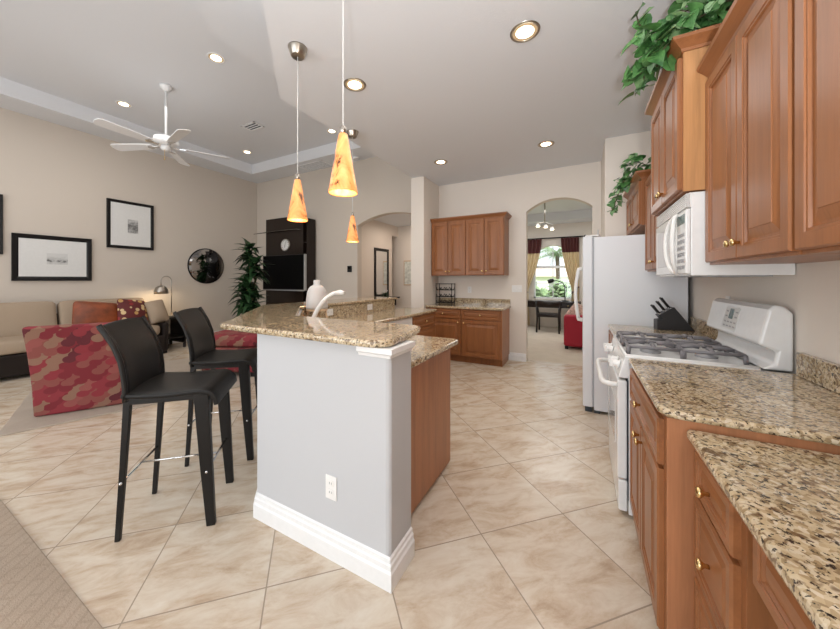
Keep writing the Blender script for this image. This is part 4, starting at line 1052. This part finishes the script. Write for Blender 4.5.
for i in range(4): m.lathe([(0, -.02), (.018, 0), (0, .02)], (rnd.uniform(-.05, .05), rnd.uniform(-.05, .05), rnd.uniform(.13, .19)), 8)
m.build('flowers', CERAM, t, True)
t = thing('framed_picture', 'small pale framed print on the end wall of the hall', 'picture', (-4.00, 7.45, 1.53))
MB().box(-.15, .15, -.025, 0, -.33, .33).build('frame', TAN, t, bevel=.004); MB().box(-.125, .125, -.028, -.024, -.30, .30).build('print', PAPER, t)

# ------------------------------------------------------------------ dining room seen through the right arch
t = thing('writing_desk', 'dark wood desk below the arched window in the far room', 'desk', (-.80, 9.55, 0))
MB().box(-.95, .80, -.28, .30, .73, .77).build('top', ESP, t, bevel=.004)
ap = MB().box(-.9, .75, -.25, .27, .60, .73).build('apron', ESP, t)
for x in (-.55, .0, .5):
    dr = MB().panel(x - .22, x + .22, .615, .72, -.265, DRAW, .012).build('drawer', ESP, t); MB().lathe([(0, 0), (.012, .004), (.012, .016), (0, .02)], (x, -.265, .667), 10, MX).build('knob', BRASS, dr, True)
for x in (-.9, .75):
    for y in (-.24, .26): MB().box(x - .03, x + .03, y - .03, y + .03, 0, .62).build('leg', ESP, t)
t = thing('desk_chair', 'dark wooden chair with curved back pulled up to the far desk', 'chair', (-.74, 9.02, 0))
m = MB(); m.grid(lambda u, v: (-.29 + .58 * u, -.20 - .06 * math.sin(PI * u), .65 + .165 * v), 12, 2); m.build('backrest', ESP, t, True, solid=.03)
cushion('seat', .50, .46, .07, ESP, t, (0, .04, .45), puff=.15)
MB().box(-.25, .25, -.22, -.19, .40, .47).box(-.25, .25, .24, .27, .38, .43).build('seat_rail', ESP, t)
for x in (-.25, .25):
    MB().tube([(x * 1.05, -.24, 0), (x, -.21, .4), (x * 1.08, -.20, .72)], [.022, .026, .022], 8).build('leg', ESP, t, True)
    MB().tube([(x, .24, 0), (x, .25, .43)], .022, 8).build('leg', ESP, t, True)
    MB().tube([(x * 1.1, -.2, .68), (x * 1.12, .05, .66), (x, .2, .43)], .018, 8).build('arm', ESP, t, True)
t = thing('desk_lamp', 'black swing-arm desk lamp on the far desk before the window', 'lamp', (-.38, 9.55, .77))
MB().lathe([(0, 0), (.09, 0), (.09, .02), (.02, .03), (0, .03)]).build('base', BLK, t, True)
MB().tube([(0, 0, .02), (.0, 0, .40), (-.06, 0, .50), (-.2, 0, .555), (-.33, 0, .56)], .012, 8).build('arm', BLK, t, True)
MB().tube([(-.27, 0, .57), (-.33, 0, .55), (-.42, 0, .52)], [.035, .06, .05], 12).build('head', BLK, t, True)
t = thing('club_chair', 'crimson upholstered armchair in the far room, cut off by the refrigerator', 'chair', (.10, 6.93, 0), 0)
MB().box(-.40, .40, .0, .22, .05, .66).build('backrest', REDV, t, bevel=.05, seg=3)
MB().box(-.40, -.24, .15, .80, .05, .56).box(.24, .40, .15, .80, .05, .56).build('arms', REDV, t, bevel=.04, seg=3)
MB().box(-.25, .25, .2, .80, .05, .42).build('seat', REDV, t, bevel=.03)
for x in (-.35, .35):
    for y in (.05, .74): MB().box(x - .03, x + .03, y - .03, y + .03, 0, .06).build('foot', BLK, t)
t = thing('throw_pillow', 'striped pale pink pillow standing in the crimson armchair', 'pillow', (-.05, 7.36, .63))
cushion('cover', .40, .40, .13, STRIPE, t, (0, 0, .0), (R(78), R(35), 0), .5)
# curtains
def curtain(label, x0, x1, tie_x, mirror):
    t = thing('curtain', label, 'curtain', (0, YD - .08, 0), 0, 'curtains at the arched window')
    def edge(z):   # inner edge position
        if z > 1.05: f = max(0.0, 2.50 - z) / 1.45; return x1 + (tie_x - x1) * f ** 1.6
        return tie_x + (x1 - tie_x) * .12 * (1.05 - z)
    def fn(u, v, za, zb, amp=.028):
        z = za + (zb - za) * v; xi = edge(z); return (x0 + (xi - x0) * u, amp * math.sin(u * 6 * 2 * PI) - .02, z)
    m = MB(); m.grid(lambda u, v: fn(u, v, .03, 2.12), 60, 16); m.build('drape', GOLDC, t, True)
    m = MB(); m.grid(lambda u, v: (lambda p: (p[0], p[1] - .012, p[2]))(fn(u, v, 2.11, 2.51)), 60, 4); m.build('top_band', WINE, t, True)
    m = MB(); m.tube([(x0, -.08, 1.16), ((x0 + tie_x) / 2, -.09, 1.08), (tie_x, -.06, .98)] if not mirror else [(x0, -.08, 1.16), ((x0 + tie_x) / 2, -.09, 1.08), (tie_x, -.06, .98)], .032, 8, .5); m.build('tieback', WINE, t, True)
curtain('gold curtain with wine band tied back left of the far window', -1.62, -.99, -1.36, False)
curtain('gold curtain with wine band tied back right of the far window', -.05, -.50, -.22, True)
t = thing('curtain_rod', 'dark curtain rod with finial over the far window', 'rod', (0, YD - .10, 2.53))
MB().tube([(-1.72, 0, 0), (.05, 0, 0)], .017, 10).build('rod', BLK, t, True)
MB().lathe([(0, -.04), (.035, -.02), (.035, .02), (0, .05)], (.09, 0, 0), 12, Matrix.Rotation(R(90), 4, 'Y')).lathe([(0, -.05), (.035, -.02), (.035, .02), (0, .04)], (-1.76, 0, 0), 12, Matrix.Rotation(R(90), 4, 'Y')).build('finials', BLK, t, True)
m = MB()
for x in (-1.66, -.02): m.box(x - .01, x + .01, -.01, .1, -.02, .015)
m.build('brackets', BLK, t)
t = thing('track_light', 'hanging spotlight cluster below the far room ceiling', 'lamp', (-.70, 7.6, 2.55))
MB().tube([(0, 0, .05), (0, 0, .60)], .014, 8).build('stem', NICKEL, t, True)
MB().tube([(-.15, -.08, .03), (0, 0, .06), (.16, .06, -.02)], .012, 8).build('bar', NICKEL, t, True)
for dx, dy, dz in ((-.13, -.07, -.02), (.02, .0, -.04), (.14, .06, -.09)):
    hd = MB().lathe([(.02, .05), (.045, 0), (.05, -.01), (0, -.008)], (dx, dy, dz), 14).build('spot_head', NICKEL, t, True)
    MB().lathe([(0, -.012), (.04, -.012), (.036, -.02), (0, -.022)], (dx, dy, dz), 14).build('bulb', LAMP, hd, True)

# outdoors beyond the window
struct(MB().box(-30, 30, YD + .3, 60, -.35, -.25).build('ground_lawn', GRASS))
t = thing('neighbour_house', 'pale neighbouring house with pink tiled roof seen through the far window', 'house', (-4.5, 50, -1.2))
MB().box(-6, 5, 0, 6, 0, 3.0).build('walls', STUCCO, t)
MB().loft([[(-6.5, -.5, 3.0), (5.5, -.5, 3.0), (5.5, 6.5, 3.0), (-6.5, 6.5, 3.0)], [(-3.5, 2.6, 4.6), (2.5, 2.6, 4.6), (2.5, 3.4, 4.6), (-3.5, 3.4, 4.6)]]).build('roof', ROOF, t)
for x in (-1.6, .9, 3.0):
    f_ = MB().box(x - .55, x + .55, -.06, .02, .9, 2.4).build('window_frame', TRIMW, t); MB().box(x - .47, x + .47, -.08, -.05, .98, 2.32).build('pane', GREYP, f_)
def bush(label, x, y, w_, h_, n, seed):
    r_ = random.Random(seed); t = thing('garden_shrub', label, 'shrub', (x, y, -.25), 0, 'shrubs outside the far window')
    m = MB()
    for i in range(n):
        a = r_.uniform(0, 6.28); e = r_.uniform(0, 1.5); rr = r_.uniform(.5, 1)
        p = Vector((math.cos(a) * math.cos(e) * w_ * rr, math.sin(a) * math.cos(e) * w_ * rr * .7, .05 + math.sin(e) * h_ * rr))
        leaf(m, p, Vector((r_.uniform(-1, 1), r_.uniform(-1, 1), r_.uniform(-.3, 1))), Vector((0, -.5, 1)), .28, .17, .3)
    m.build('foliage', HEDGE, t, True); MB().tube([(0, 0, 0), (0, 0, h_ * .5)], .05, 6).build('stem', STEM, t)
bush('rounded green garden shrub left outside the far window', -1.9, 15.5, .9, 1.25, 420, 1)
bush('green garden shrub in the middle outside the far window', -.9, 17, 1.0, 1.45, 460, 2)
bush('green garden shrub right outside the far window', -.1, 15.8, .8, 1.05, 380, 3)
t = thing('palm_tree', 'palm tree outside the far window', 'tree', (-1.15, 18.5, -.25))
MB().tube([(0, 0, 0), (.1, 0, 1.5), (.05, 0, 3.0)], [.14, .11, .1], 9).build('trunk', STEM, t, True)
m = MB(); rp = random.Random(5)
for i in range(16):
    a = i * 2 * PI / 16 + rp.uniform(-.1, .1); e = rp.uniform(.0, .8); L_ = rp.uniform(1.3, 1.8)
    for k in range(12):
        f = k / 12; c = Vector((.05 + math.cos(a) * math.cos(e) * L_ * f, math.sin(a) * math.cos(e) * L_ * f, 3.0 + math.sin(e) * L_ * f - .75 * f * f))
        for sg in (-1, 1): leaf(m, c, Vector((math.cos(a + sg * .9), math.sin(a + sg * .9), -.25)), Vector((0, 0, 1)), .45 * (1 - .5 * f), .05, .4)
m.build('fronds', HEDGE, t, True)
